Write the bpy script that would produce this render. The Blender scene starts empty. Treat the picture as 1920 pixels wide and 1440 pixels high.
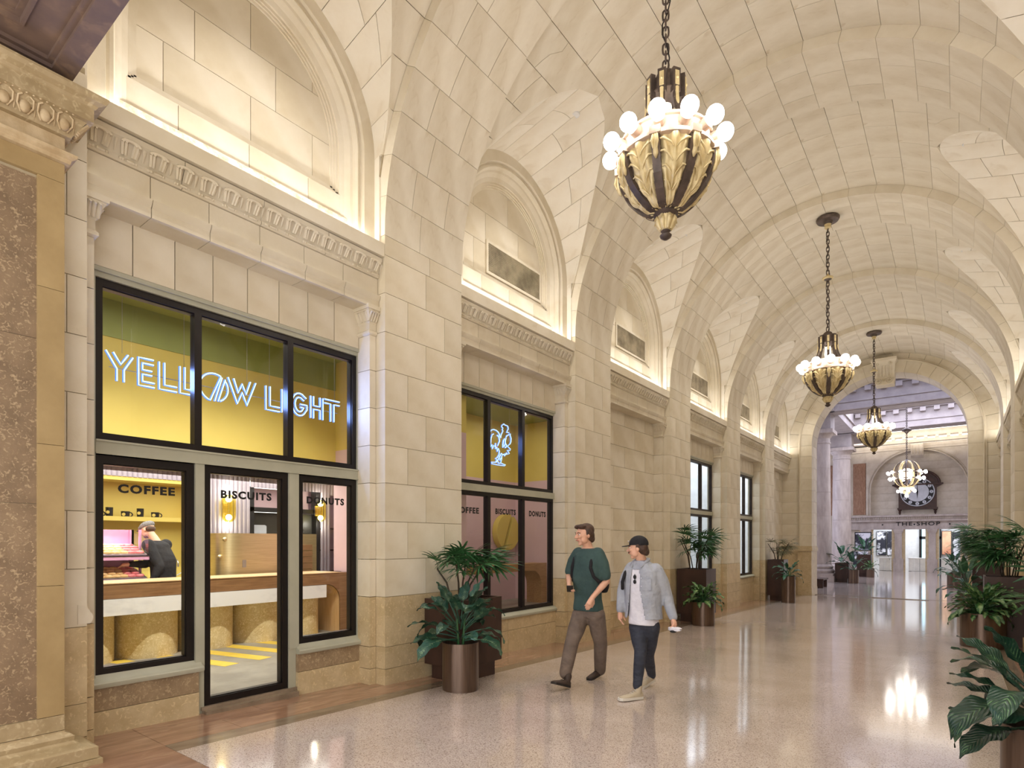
import bpy, bmesh, math, random
from math import pi, sin, cos, sqrt, radians, atan2
from mathutils import Vector, Matrix, Euler
random.seed(7)
S = bpy.context.scene
C = S.collection
# ---------------------------------------------------------------- camera
cam = bpy.data.cameras.new('camera'); co = bpy.data.objects.new('camera', cam); C.objects.link(co)
FPX = 1094.0; TH = math.atan((1797 - 960) / FPX)
co.location = (0, 0, 1.6); co.rotation_euler = (pi / 2, 0, TH)
cam.sensor_width = 36; cam.lens = FPX / 1920 * 36; cam.shift_y = 295 / 1920; cam.clip_end = 200
S.camera = co
S.view_settings.view_transform = 'Standard'; S.view_settings.look = 'None'
S.view_settings.gamma = 1; S.view_settings.use_curve_mapping = False
S.view_settings.exposure = -0.08
# ---------------------------------------------------------------- world: soft light of the big concourse behind the camera
w = bpy.data.worlds.new('world'); S.world = w; w.use_nodes = True
w.node_tree.nodes['Background'].inputs[0].default_value = (1.0, .955, .92, 1)
w.node_tree.nodes['Background'].inputs[1].default_value = 3.1
def area(name, loc, rot, sx, sy, power, col=(1, .9, .76), spread=pi):
    l = bpy.data.lights.new(name, 'AREA'); l.shape = 'RECTANGLE'; l.size = sx; l.size_y = sy
    l.energy = power; l.color = col; l.spread = spread
    o = bpy.data.objects.new(name, l); C.objects.link(o); o.location = loc; o.rotation_euler = rot
    return o
def point(name, loc, power, col=(1, .9, .76), r=.08):
    l = bpy.data.lights.new(name, 'POINT'); l.energy = power; l.color = col; l.shadow_soft_size = r
    o = bpy.data.objects.new(name, l); C.objects.link(o); o.location = loc
    return o
P0 = [.24, 4.28, 8.33, 12.33, 16.33, 20.30]          # near edge of each pier
P1 = [1.50, 5.54, 9.57, 13.57, 17.55, 21.49]         # far edge
BAYS = [(P1[i], P0[i + 1]) for i in range(5)] + [(P1[5], 24.2)]
XC = -2.05; XL = -5.05; XR = .95
WARM = (1, .97, .95)
for i, (a, b) in enumerate(BAYS):                     # LED strips hidden on the cornice ledges
    for sg in (-1, 1):
        x = XC + sg * 3.12
        o = area('cove_strip', (x, (a + b) / 2, 4.925), (0, sg * radians(8), 0), .05, (b - a) - .25, 11, WARM)
        o.rotation_euler = (pi, -sg * radians(12), 0)
# concourse daylight beyond the end arch
area('hall_daylight', (-1, 28.9, 9.34), (0, 0, 0), 8, 5, 430, (.66, .72, 1))
area('hall_daylight', (-1, 36.6, 9.34), (0, 0, 0), 8, 4, 820, (.76, .80, 1))
area('hall_daylight', (-11.5, 35, 4.5), (0, radians(-90), 0), 6, 12, 700, (.66, .72, 1))
area('hall_cove', (-2.2, 44.5, 7.75), (radians(150), 0, 0), 7, .2, 110, (1, .9, .78))
area('shop_strip', (-2.2, 48.6, 2.9), (0, 0, 0), 6, 2.5, 260, (.85, .9, 1))
# cafe
for y_ in (1.9, 3.3, 4.7):  # unseen spots added to brighten the bar front
    l_ = bpy.data.lights.new('cafe_fill', 'SPOT'); l_.energy = 340; l_.color = (1, .96, .90); l_.spot_size = radians(85); l_.spot_blend = .8; l_.shadow_soft_size = .06
    o_ = bpy.data.objects.new('cafe_fill', l_); C.objects.link(o_); o_.location = (-6.0, y_, 4.55); o_.rotation_euler = (0, radians(32), 0)
area('cafe_lamp', (-9.5, 4.2, 2.70), (0, 0, 0), 1.8, 4.2, 110, (1, .95, .88))
area('cafe_lamp', (-7.0, 3.0, 4.58), (0, 0, 0), 1.6, 2.6, 40, (1, .95, .86))
area('cafe_lamp', (-7.4, 9.2, 4.58), (0, 0, 0), 2.6, 5.0, 75, (1, .95, .88))
area('office_light', (-7.3, 19.5, 4.4), (0, 0, 0), 3, 9.5, 430, (.76, .84, 1))

# ---------------------------------------------------------------- materials
M = {}
def nd(nt, t, **k):
    n = nt.nodes.new(t)
    for a, b in k.items(): setattr(n, a, b)
    return n
def mat(name, c1, c2=None, rough=.6, metal=0., scale=4., detail=4, bump=0., bscale=60., stretch=(1, 1, 1), rnd=0., contrast=(.35, .65), coat=0., c3=None, c3scale=30., c3t=(.6, .7), spec=.5, emit=None, estr=0, trans=0, bdist=.01):
    m = bpy.data.materials.new(name); m.use_nodes = True; nt = m.node_tree; L = nt.links.new
    b = nt.nodes['Principled BSDF']
    c2 = c2 or tuple(min(1, k * .85) for k in c1)
    geo = nd(nt, 'ShaderNodeTexCoord'); mp = nd(nt, 'ShaderNodeMapping'); mp.inputs['Scale'].default_value = stretch
    L(geo.outputs['Object'], mp.inputs['Vector'])
    n = nd(nt, 'ShaderNodeTexNoise'); n.inputs['Scale'].default_value = scale; n.inputs['Detail'].default_value = detail; n.inputs['Roughness'].default_value = .6
    L(mp.outputs[0], n.inputs['Vector'])
    r = nd(nt, 'ShaderNodeMapRange'); r.inputs['From Min'].default_value = contrast[0]; r.inputs['From Max'].default_value = contrast[1]
    L(n.outputs['Fac'], r.inputs['Value'])
    mx = nd(nt, 'ShaderNodeMix', data_type='RGBA'); mx.inputs['A'].default_value = (*c1, 1); mx.inputs['B'].default_value = (*c2, 1)
    L(r.outputs[0], mx.inputs['Factor']); out = mx.outputs['Result']
    if c3:
        n3 = nd(nt, 'ShaderNodeTexNoise'); n3.inputs['Scale'].default_value = c3scale; n3.inputs['Detail'].default_value = 3; n3.inputs['Distortion'].default_value = 1.2
        L(mp.outputs[0], n3.inputs['Vector'])
        r3 = nd(nt, 'ShaderNodeMapRange'); r3.inputs['From Min'].default_value = c3t[0]; r3.inputs['From Max'].default_value = c3t[1]
        L(n3.outputs['Fac'], r3.inputs['Value'])
        m3 = nd(nt, 'ShaderNodeMix', data_type='RGBA'); m3.inputs['B'].default_value = (*c3, 1)
        L(out, m3.inputs['A']); L(r3.outputs[0], m3.inputs['Factor']); out = m3.outputs['Result']
    if rnd:
        oi = nd(nt, 'ShaderNodeObjectInfo'); rr = nd(nt, 'ShaderNodeMapRange'); rr.inputs['To Min'].default_value = 1 - rnd; rr.inputs['To Max'].default_value = 1 + rnd
        L(oi.outputs['Random'], rr.inputs['Value'])
        hs = nd(nt, 'ShaderNodeHueSaturation'); L(rr.outputs[0], hs.inputs['Value']); L(out, hs.inputs['Color']); out = hs.outputs[0]
    L(out, b.inputs['Base Color'])
    b.inputs['Roughness'].default_value = rough; b.inputs['Metallic'].default_value = metal
    b.inputs['Specular IOR Level'].default_value = spec
    if coat: b.inputs['Coat Weight'].default_value = coat; b.inputs['Coat Roughness'].default_value = .08
    if emit: b.inputs['Emission Color'].default_value = (*emit, 1); b.inputs['Emission Strength'].default_value = estr
    if trans: b.inputs['Transmission Weight'].default_value = trans
    if bump:
        nb = nd(nt, 'ShaderNodeTexNoise'); nb.inputs['Scale'].default_value = bscale; nb.inputs['Detail'].default_value = 3
        L(mp.outputs[0], nb.inputs['Vector'])
        bp = nd(nt, 'ShaderNodeBump'); bp.inputs['Strength'].default_value = bump; bp.inputs['Distance'].default_value = bdist
        L(nb.outputs['Fac'], bp.inputs['Height']); L(bp.outputs[0], b.inputs['Normal'])
    M[name] = m; return m
def sr(r, g, b):
    f = lambda v: ((v / 255 + .055) / 1.055) ** 2.4 if v > 10 else v / 255 / 12.92
    return (f(r), f(g), f(b))
mat('limestone', sr(226, 217, 198), sr(210, 198, 172), .75, scale=1.1, detail=6, bump=.10, bscale=45, rnd=.045, c3=sr(204, 190, 162), c3scale=2.2, c3t=(.56, .85))
mat('vault_stone', sr(230, 222, 204), sr(214, 203, 180), .7, scale=1.3, detail=6, bump=.06, bscale=30, rnd=.03, stretch=(1, 2.2, 1), contrast=(.38, .68), c3=sr(196, 180, 150), c3scale=3.4, c3t=(.6, .85))
mat('groin_stone', sr(238, 232, 218), sr(226, 216, 196), .7, scale=1.4, detail=7, bump=.05, bscale=30, rnd=.02, contrast=(.36, .66), c3=sr(208, 194, 168), c3scale=3, c3t=(.55, .85))
mat('joint_dark', sr(120, 106, 82), sr(100, 88, 66), .9, scale=9)
mat('mortar', sr(186, 172, 144), sr(168, 154, 126), .9, scale=9)
mat('tan_stone', sr(208, 188, 150), sr(188, 166, 126), .42, scale=5, detail=8, bump=.08, bscale=60, rnd=.05, c3=sr(218, 198, 156), c3scale=26, c3t=(.56, .68))
mat('shell_stone', sr(162, 140, 110), sr(140, 118, 90), .35, scale=5, detail=8, bump=.1, bscale=60, rnd=.03, c3=sr(190, 168, 134), c3scale=34, c3t=(.54, .70))
mat('shaded_fossil_stone', sr(142, 120, 94), sr(118, 98, 76), .35, scale=5, detail=8, bump=.12, bscale=60, rnd=.03, c3=sr(176, 154, 122), c3scale=40, c3t=(.55, .68))  # shell stone again, darkened in colour for the dimmer entry panel
mat('yellow_stone', sr(172, 148, 104), sr(156, 132, 90), .4, scale=3, detail=8, bump=.05, rnd=.04)
mat('carved_stone', sr(205, 184, 148), sr(176, 152, 114), .75, scale=8, bump=.15, bscale=90)
mat('rough_stone', sr(236, 226, 205), sr(196, 176, 142), .95, scale=14, detail=8, bump=.9, bscale=36)
mat('shaded_soffit', sr(120, 98, 84), sr(96, 80, 76), .6, scale=3, detail=6, c3=sr(150, 124, 100), c3scale=5, c3t=(.5, .8))  # soffit stands unlit; its shade is put into the stone colour
mat('terrazzo', sr(214, 198, 186), sr(200, 184, 170), .10, scale=1.2, detail=3, c3=sr(130, 110, 100), c3scale=115, c3t=(.54, .60), coat=.3, spec=.6)
mat('pink_marble', sr(168, 132, 108), sr(142, 108, 86), .14, scale=3.2, detail=7, stretch=(4, .8, 1), c3=sr(190, 156, 128), c3scale=3, c3t=(.55, .8), rnd=.08, coat=.3)
mat('red_marble', sr(140, 98, 78), sr(112, 76, 60), .16, scale=2.4, detail=7, stretch=(2.5, .9, 1), c3=sr(176, 134, 110), c3scale=3, c3t=(.58, .8), rnd=.06, coat=.3)
mat('grey_marble', sr(150, 132, 112), sr(122, 106, 88), .16, scale=3, detail=7, stretch=(4, 1, 1), rnd=.05, coat=.3)
mat('hall_marble', sr(205, 192, 180), sr(180, 166, 158), .09, scale=1.0, detail=5, coat=.4, rnd=.02)
mat('casing', sr(178, 176, 156), sr(168, 166, 146), .45, scale=3)
mat('black_metal', sr(30, 24, 24), sr(24, 20, 20), .35, scale=3, metal=.3)
mat('bronze_metal', sr(58, 48, 42), sr(42, 34, 30), .4, scale=6, metal=.6)
mat('brass_line', sr(150, 130, 90), None, .4, metal=.5)
mat('white_paint', sr(226, 226, 224), sr(212, 212, 212), .6)
mat('yellow_paint', sr(224, 200, 104), sr(216, 192, 96), .6, scale=1)
mat('green_paint', sr(158, 166, 92), sr(148, 156, 86), .6, scale=1)
mat('lilac_paint', sr(196, 176, 184), sr(188, 168, 176), .6, scale=1)
mat('pink_paint', sr(222, 190, 196), sr(214, 182, 188), .6, scale=1)
mat('rib_panel', sr(172, 162, 172), sr(160, 150, 160), .5, scale=2)
mat('mesh_metal', sr(96, 88, 78), sr(60, 54, 48), .5, metal=.5, scale=120, contrast=(.45, .55))
mat('oak', sr(190, 150, 104), sr(166, 126, 82), .45, scale=3, detail=6, stretch=(14, 1, 14))
mat('oak_light', sr(228, 192, 146), sr(210, 172, 124), .45, scale=3, detail=6, stretch=(14, 14, 1))
mat('oak_dark', sr(150, 112, 76), sr(126, 90, 58), .45, scale=3, detail=6, stretch=(14, 1, 14))
mat('white_marble', sr(232, 230, 230), sr(205, 203, 206), .25, scale=2.5, detail=8, contrast=(.5, .75), stretch=(1, 1, 2))
mat('gold_terrazzo', sr(216, 196, 150), sr(196, 170, 120), .4, scale=6, detail=6, c3=sr(238, 222, 184), c3scale=34, c3t=(.50, .72), bump=.1)
mat('concrete', sr(168, 162, 150), sr(142, 136, 124), .4, scale=3, detail=6)
mat('yellow_line', sr(236, 206, 84), sr(226, 192, 70), .5, scale=6)
mat('brass', sr(232, 214, 170), sr(214, 194, 148), .34, metal=.9, scale=3, stretch=(1, 1, 30))
mat('steel', sr(190, 188, 186), None, .3, metal=.9)
mat('black', sr(22, 20, 22), sr(16, 15, 16), .5)
mat('dark_door', sr(60, 58, 50), sr(48, 46, 40), .4)
mat('planter_brown', sr(74, 52, 44), sr(58, 40, 34), .35, metal=.25, scale=3, stretch=(1, 1, .3))
mat('planter_bronze', sr(118, 100, 88), sr(98, 82, 72), .3, metal=.8, scale=6, stretch=(8, 8, .3))
mat('soil', sr(46, 34, 26), sr(28, 20, 16), .95, scale=40, bump=.8, bscale=50)
mat('chand_dark', sr(104, 90, 82), sr(78, 68, 62), .45, metal=.4, scale=8)
mat('chand_gold', sr(230, 214, 168), sr(204, 184, 134), .5, metal=.25, scale=10, detail=5)
mat('chand_silver', sr(200, 178, 160), sr(176, 156, 138), .45, metal=.3, scale=6)
mat('shaded_entry_stone', sr(178, 158, 122), sr(156, 136, 100), .5, scale=5, detail=8, bump=.08, bscale=60, rnd=.03, c3=sr(190, 172, 136), c3scale=22, c3t=(.54, .7))  # darker copy of the tan stone, entry shade put into the colour
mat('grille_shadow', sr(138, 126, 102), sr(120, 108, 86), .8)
mat('grille', sr(190, 176, 148), sr(140, 128, 106), .6, metal=.2)
mat('stem', sr(74, 62, 44), sr(50, 40, 30), .7)
mat('clock_wood', sr(72, 44, 32), sr(52, 32, 24), .45, scale=6)
mat('clock_face', sr(210, 214, 222), sr(196, 200, 208), .5)
mat('column_stone', sr(196, 184, 176), sr(172, 158, 150), .55, scale=2, detail=6, stretch=(2, 2, .6))
mat('hall_stone', sr(218, 208, 192), sr(200, 188, 168), .6, scale=2, detail=6, rnd=.04)
mat('hall_ceiling', sr(176, 166, 162), sr(158, 148, 146), .7, scale=2, detail=6)
def emis(name, c, s):
    m = bpy.data.materials.new(name); m.use_nodes = True; nt = m.node_tree
    b = nt.nodes['Principled BSDF']; b.inputs['Base Color'].default_value = (*c, 1)
    b.inputs['Emission Color'].default_value = (*c, 1); b.inputs['Emission Strength'].default_value = s
    M[name] = m
emis('bulb', (1, .95, .90), 22)
emis('neon', (.36, .55, 1.0), 9)
emis('neon_core', (.46, .66, 1.0), 1.9)
emis('sconce_glow', (1, .92, .62), 9)
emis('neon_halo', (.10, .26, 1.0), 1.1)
emis('led', (.9, .92, 1), 12)
emis('daylight_glass', (.55, .85, 1), 1.6)
emis('lamp_disc', (1, .97, .92), 6)
def glass(name, tint=(1, 1, 1), refl=1.45, rough=.0):
    m = bpy.data.materials.new(name); m.use_nodes = True; nt = m.node_tree; L = nt.links.new
    nt.nodes.remove(nt.nodes['Principled BSDF'])
    t = nd(nt, 'ShaderNodeBsdfTransparent'); t.inputs[0].default_value = (*tint, 1)
    g = nd(nt, 'ShaderNodeBsdfGlossy'); g.inputs['Roughness'].default_value = rough
    f = nd(nt, 'ShaderNodeFresnel'); f.inputs[0].default_value = refl
    gm = nd(nt, 'ShaderNodeNewGeometry'); mu = nd(nt, 'ShaderNodeMath', operation='MULTIPLY'); iv = nd(nt, 'ShaderNodeMath', operation='SUBTRACT'); iv.inputs[0].default_value = 1
    L(gm.outputs['Backfacing'], iv.inputs[1]); L(iv.outputs[0], mu.inputs[0]); L(f.outputs[0], mu.inputs[1])
    mx = nd(nt, 'ShaderNodeMixShader'); L(mu.outputs[0], mx.inputs[0]); L(t.outputs[0], mx.inputs[1]); L(g.outputs[0], mx.inputs[2])
    L(mx.outputs[0], nt.nodes['Material Output'].inputs[0]); M[name] = m
glass('pane_glass', (.96, .97, .95), 1.42)
glass('amber_glass', (.95, .86, .35), 1.5)
# ---------------------------------------------------------------- mesh helpers
class MB:
    def __init__(s): s.v = []; s.f = []
    def add(s, vs, fs):
        o = len(s.v); s.v += [tuple(p) for p in vs]; s.f += [tuple(i + o for i in f) for f in fs]; return s
    def box(s, x0, x1, y0, y1, z0, z1):
        return s.add([(x0, y0, z0), (x1, y0, z0), (x1, y1, z0), (x0, y1, z0), (x0, y0, z1), (x1, y0, z1), (x1, y1, z1), (x0, y1, z1)],
                     [(0, 3, 2, 1), (4, 5, 6, 7), (0, 1, 5, 4), (1, 2, 6, 5), (2, 3, 7, 6), (3, 0, 4, 7)])
    def grid(s, fn, nu, nv, closeu=False, closev=False):
        vs = [fn(i / nu, j / nv) for i in range(nu + (0 if closeu else 1)) for j in range(nv + (0 if closev else 1))]
        W = nv + (0 if closev else 1); H_ = nu + (0 if closeu else 1)
        fs = [(i * W + j, ((i + 1) % H_) * W + j, ((i + 1) % H_) * W + (j + 1) % W, i * W + (j + 1) % W) for i in range(nu) for j in range(nv)]
        return s.add(vs, fs)
    def lathe(s, prof, n=24, c=(0, 0), sq=1.0):
        k = len(prof); vs = []
        for i in range(n):
            a = 2 * pi * i / n
            for r, z in prof: vs.append((c[0] + r * cos(a), c[1] + r * sin(a) * sq, z))
        fs = [(i * k + j, ((i + 1) % n) * k + j, ((i + 1) % n) * k + j + 1, i * k + j + 1) for i in range(n) for j in range(k - 1)]
        s.add(vs, fs)
        o = len(s.v) - n * k
        if prof[0][0] > 1e-4: s.f.append(tuple(o + i * k for i in range(n))[::-1])
        if prof[-1][0] > 1e-4: s.f.append(tuple(o + i * k + k - 1 for i in range(n)))
        return s
    def tube(s, pts, r, n=8, caps=True, sx=1.0):
        pts = [Vector(p) for p in pts]; m = len(pts); rs = r if isinstance(r, (list, tuple)) else [r] * m
        up = None; vs = []
        for i in range(m):
            t = (pts[min(i + 1, m - 1)] - pts[max(i - 1, 0)])
            if t.length < 1e-9: t = Vector((0, 0, 1))
            t.normalize()
            if up is None:
                up = Vector((0, 0, 1)) if abs(t.z) < .9 else Vector((0, 1, 0))
            a = t.cross(up)
            if a.length < 1e-6: a = t.orthogonal()
            a.normalize(); b = a.cross(t).normalized(); up = b
            for k in range(n):
                th = 2 * pi * k / n; vs.append(pts[i] + a * (rs[i] * cos(th) * sx) + b * (rs[i] * sin(th)))
        fs = [(i * n + k, i * n + (k + 1) % n, (i + 1) * n + (k + 1) % n, (i + 1) * n + k) for i in range(m - 1) for k in range(n)]
        if caps: fs += [tuple(range(n))[::-1], tuple((m - 1) * n + k for k in range(n))]
        return s.add(vs, fs)
    def ball(s, c, r, n=12, m=8, sc=(1, 1, 1)):
        vs = [(c[0], c[1], c[2] - r * sc[2])]
        for j in range(1, m):
            a = -pi / 2 + pi * j / m
            for i in range(n): vs.append((c[0] + r * cos(a) * cos(2 * pi * i / n) * sc[0], c[1] + r * cos(a) * sin(2 * pi * i / n) * sc[1], c[2] + r * sin(a) * sc[2]))
        vs.append((c[0], c[1], c[2] + r * sc[2])); e = len(vs) - 1
        fs = [(0, 1 + (i + 1) % n, 1 + i) for i in range(n)]
        for j in range(m - 2):
            for i in range(n): fs.append((1 + j * n + i, 1 + j * n + (i + 1) % n, 1 + (j + 1) * n + (i + 1) % n, 1 + (j + 1) * n + i))
        fs += [(1 + (m - 2) * n + i, 1 + (m - 2) * n + (i + 1) % n, e) for i in range(n)]
        return s.add(vs, fs)
    def prism(s, poly, a, b, ax='y'):     # poly of 2d points extruded along an axis
        n = len(poly)
        def P(p, t):
            return (p[0], t, p[1]) if ax == 'y' else ((t, p[0], p[1]) if ax == 'x' else (p[0], p[1], t))
        s.add([P(p, a) for p in poly] + [P(p, b) for p in poly],
              [tuple(range(n)), tuple(range(n, 2 * n))[::-1]] + [(i, i + n, (i + 1) % n + n, (i + 1) % n) for i in range(n)])
        return s
    def mirror(s):
        s.v = [(2 * XC - x, y, z) for x, y, z in s.v]; s.f = [f[::-1] for f in s.f]; return s
    def xf(s, m):
        s.v = [tuple(m @ Vector(p)) for p in s.v]; return s
    def mesh(s, name, mt, smooth=None, fix=True):
        me = bpy.data.meshes.new(name); me.from_pydata(s.v, [], s.f)
        if fix:
            bm = bmesh.new(); bm.from_mesh(me); bmesh.ops.recalc_face_normals(bm, faces=bm.faces); bm.to_mesh(me); bm.free()
        me.materials.append(M[mt] if isinstance(mt, str) else mt)
        if smooth:
            me.shade_smooth()
            if smooth < 180: me.set_sharp_from_angle(angle=radians(smooth))
        me.update(); return me
def ob(name, mb, mt, parent=None, smooth=None, fix=True, label=None, kind=None):
    me = mb if isinstance(mb, bpy.types.Mesh) else mb.mesh(name, mt, smooth, fix)
    o = bpy.data.objects.new(name, me); C.objects.link(o)
    if parent is not None:
        o.parent = parent; o.matrix_parent_inverse = Matrix.Translation(-parent.location) if parent.parent is None else Matrix.Identity(4)
    if label: o['label'] = label
    if kind: o['kind'] = kind
    return o
def tag(o, label, cat, group=None, kind=None):
    o['label'] = label
    if cat: o['category'] = cat
    if group: o['group'] = group
    if kind: o['kind'] = kind
    return o
def emp(name, loc, label, cat, group=None, rz=0, kind=None):
    o = bpy.data.objects.new(name, None); C.objects.link(o); o.location = loc; o.rotation_euler[2] = rz; o.empty_display_size = .1
    return tag(o, label, cat, group, kind)
def struct(name, label, loc=(0, 0, 0)):
    o = bpy.data.objects.new(name, None); C.objects.link(o); o.location = loc; o['label'] = label; o['kind'] = 'structure'; return o
def copy_tree(o, parent=None, loc=None, rz=None, label=None):
    c = o.copy(); C.objects.link(c)
    if parent is not None: c.parent = parent
    if loc is not None: c.location = loc
    if rz is not None: c.rotation_euler[2] = rz
    if label: c['label'] = label
    for ch in list(kids.get(o.name, o.children)): copy_tree(ch, c)
    return c
kids = {}
def sub(name, mb, mt, parent, smooth=None, **k):       # sub-part of a part that itself sits under a thing
    o = ob(name, mb, mt, None, smooth, **k); o.parent = parent
    top = parent
    while top.parent: top = top.parent
    o.matrix_parent_inverse = Matrix.Identity(4) if top.location.length < 1e-9 else Matrix.Identity(4)
    return o
BX = {}
def block(parent, x0, x1, y0, y1, z0, z1, mt='limestone', g=.004, name='stone_block'):
    dx, dy, dz = x1 - x0 - 0 * g, y1 - y0 - 2 * g, z1 - z0 - 2 * g
    key = (round(dx, 3), round(dy, 3), round(dz, 3), mt)
    if key not in BX:
        BX[key] = MB().box(-dx / 2, dx / 2, -dy / 2, dy / 2, -dz / 2, dz / 2).mesh(name, mt, fix=False)
    o = bpy.data.objects.new(name, BX[key]); C.objects.link(o)
    o.location = ((x0 + x1) / 2, (y0 + y1) / 2, (z0 + z1) / 2); o.parent = parent
    o.matrix_parent_inverse = Matrix.Translation(-parent.location)
    return o
def patch(parent, fn, nrm, nu, nv, mt, depth=.06, name='stone_block', shade=40):
    """curved stone: front grid fn(u,v) with skirts pushed back along nrm(u,v)"""
    mb = MB(); W = nv + 1
    fr = [Vector(fn(i / nu, j / nv)) for i in range(nu + 1) for j in range(nv + 1)]
    bk = [p + Vector(nrm(i / nu, j / nv)) * depth for p, (i, j) in zip(fr, [(i, j) for i in range(nu + 1) for j in range(nv + 1)])]
    fs = [(i * W + j, (i + 1) * W + j, (i + 1) * W + j + 1, i * W + j + 1) for i in range(nu) for j in range(nv)]
    rim = [(i, 0) for i in range(nu)] + [(nu, j) for j in range(nv)] + [(i, nv) for i in range(nu, 0, -1)] + [(0, j) for j in range(nv, 0, -1)]
    n = len(fr); R = [i * W + j for i, j in rim]
    vs = fr + [bk[k] for k in R]
    fs += [(R[k], R[(k + 1) % len(R)], n + (k + 1) % len(R), n + k) for k in range(len(R))]
    ctr = sum(fr, Vector()) / len(fr)
    mb.add([v - ctr for v in vs], fs)
    o = ob(name, mb, mt, None, shade); o.location = ctr; o.parent = parent; o.matrix_parent_inverse = Matrix.Translation(-parent.location)
    return o
HF = -.42
def FZ(y): return -.026 * (y - 4.3) if y < 8.5 else (-.109 - .0200 * (y - 8.5) if y < 24 else HF)
def W(u, v, D):          # photograph pixel + depth along the view axis -> world
    r = (u - 960) / FPX; k = (1015 - v) / FPX; c, s = cos(TH), sin(TH)
    return Vector(((c * r - s) * D, (s * r + c) * D, 1.6 + k * D))
# ================================================================ PIERS AND WALLS
RC = 3.0; RB = 3.14; ZS = 5.0
ZC = [.98, 1.40, 1.82, 2.25, 2.67, 3.09, 3.51, 3.93, 4.36, 4.78, 5.0]
LEFT = {}; 
def side(mb, right): return mb.mirror() if right else mb
def sx(x, right): return 2 * XC - x if right else x
def blk(parent, right, x0, x1, *a, **k):
    if right: x0, x1 = 2 * XC - x1, 2 * XC - x0
    return block(parent, x0, x1, *a, **k)
def pier(parent, y0, y1, right=False, first=0, detail=True):
    """face plane at XL; recessed step towards each bay with a thin pilaster"""
    F = FZ((y0 + y1) / 2) - .1
    # backing core
    ob('pier_core', side(MB().box(-5.6, XL - .012, y0 + .012, y1 - .012, F, 5.05), right), 'mortar', parent)
    zs = [F, .177, .424, .98]
    if FZ(y1) < -.15: zs = [F, -.1, .177, .424, .98]
    for i in range(len(zs) - 1):
        if zs[i] > first: pass
        blk(parent, right, -5.25, XL, y0, y1, zs[i], zs[i + 1], 'tan_stone', .0025)
    wd = y1 - y0
    for i in range(len(ZC) - 1):
        sp = [0, .5, 1] if i % 2 == 0 else [0, .27, .75, 1]
        if i == len(ZC) - 2: sp = [0, .55, 1]
        for a, b in zip(sp, sp[1:]):
            blk(parent, right, -5.25, XL, y0 + wd * a, y0 + wd * b, ZC[i], ZC[i + 1], 'limestone', .003)
def pilaster(parent, yb, yf, right=False):
    """thin pilaster beside the pier: from pier edge yb towards the bay, edge yf; front at x=-5.2"""
    F = FZ(yb) - .1; lo, hi = min(yb, yf), max(yb, yf)
    zs = [F, .177, .424, .98] + ZC[1:7] + [3.90]
    for i in range(len(zs) - 1):
        blk(parent, right, -5.5, -5.2, lo, hi, zs[i], zs[i + 1], 'tan_stone' if zs[i + 1] < 1 else 'limestone', .003)
    d = 1 if yf > yb else -1
    m = MB()
    def fr(z0, z1, e0, e1):        # frustum growing outward by e
        vs = []
        for z, e in ((z0, e0), (z1, e1)):
            a, b = yb, yf + d * e
            vs += [(-5.5, a, z), (-5.2 + e, a, z), (-5.2 + e, b, z), (-5.5, b, z)]
        m.add(vs, [(0, 3, 2, 1), (4, 5, 6, 7), (0, 1, 5, 4), (1, 2, 6, 5), (2, 3, 7, 6), (3, 0, 4, 7)])
    fr(3.90, 3.915, 0, .022); fr(3.915, 3.94, .022, .022); fr(3.94, 3.955, .022, .004); fr(3.955, 4.03, .004, .004)
    fr(4.03, 4.045, .004, .014); fr(4.045, 4.15, .006, .055); fr(4.15, 4.165, .06, .06); fr(4.165, 4.21, .075, .078)
    cap = ob('pilaster_capital', side(m, right), 'limestone', parent)
    lv = MB()                       # carved leaves of the capital
    for k in range(4):
        yy = yb + (yf - yb) * (k + .5) / 4 + d * .01 * k
        lv.tube([(-5.19, yy, 4.05), (-5.165, yy, 4.10), (-5.135, yy, 4.145), (-5.12, yy, 4.13)], [.012, .014, .012, .005], 6)
    for k in range(3):
        xx = -5.32 + .055 * k
        lv.tube([(xx, yf + d * .012, 4.05), (xx, yf + d * .03, 4.10), (xx, yf + d * .06, 4.145), (xx, yf + d * .07, 4.13)], [.012, .014, .012, .005], 6)
    ob('carved_leaves', side(lv, right), 'limestone', cap, 60)
PROF = [(-5.5, 4.20), (-5.15, 4.20), (-5.15, 4.275), (-5.145, 4.28), (-5.125, 4.31), (-5.12, 4.335), (-5.17, 4.34), (-5.17, 4.535), (-5.5, 4.535)]
PROF2 = [(-5.5, 4.54), (-5.155, 4.54), (-5.14, 4.55), (-5.14, 4.575), (-5.155, 4.58), (-5.15, 4.60), (-5.13, 4.64), (-5.10, 4.69), (-5.09, 4.70), (-5.09, 4.745), (-5.5, 4.745)]
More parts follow.
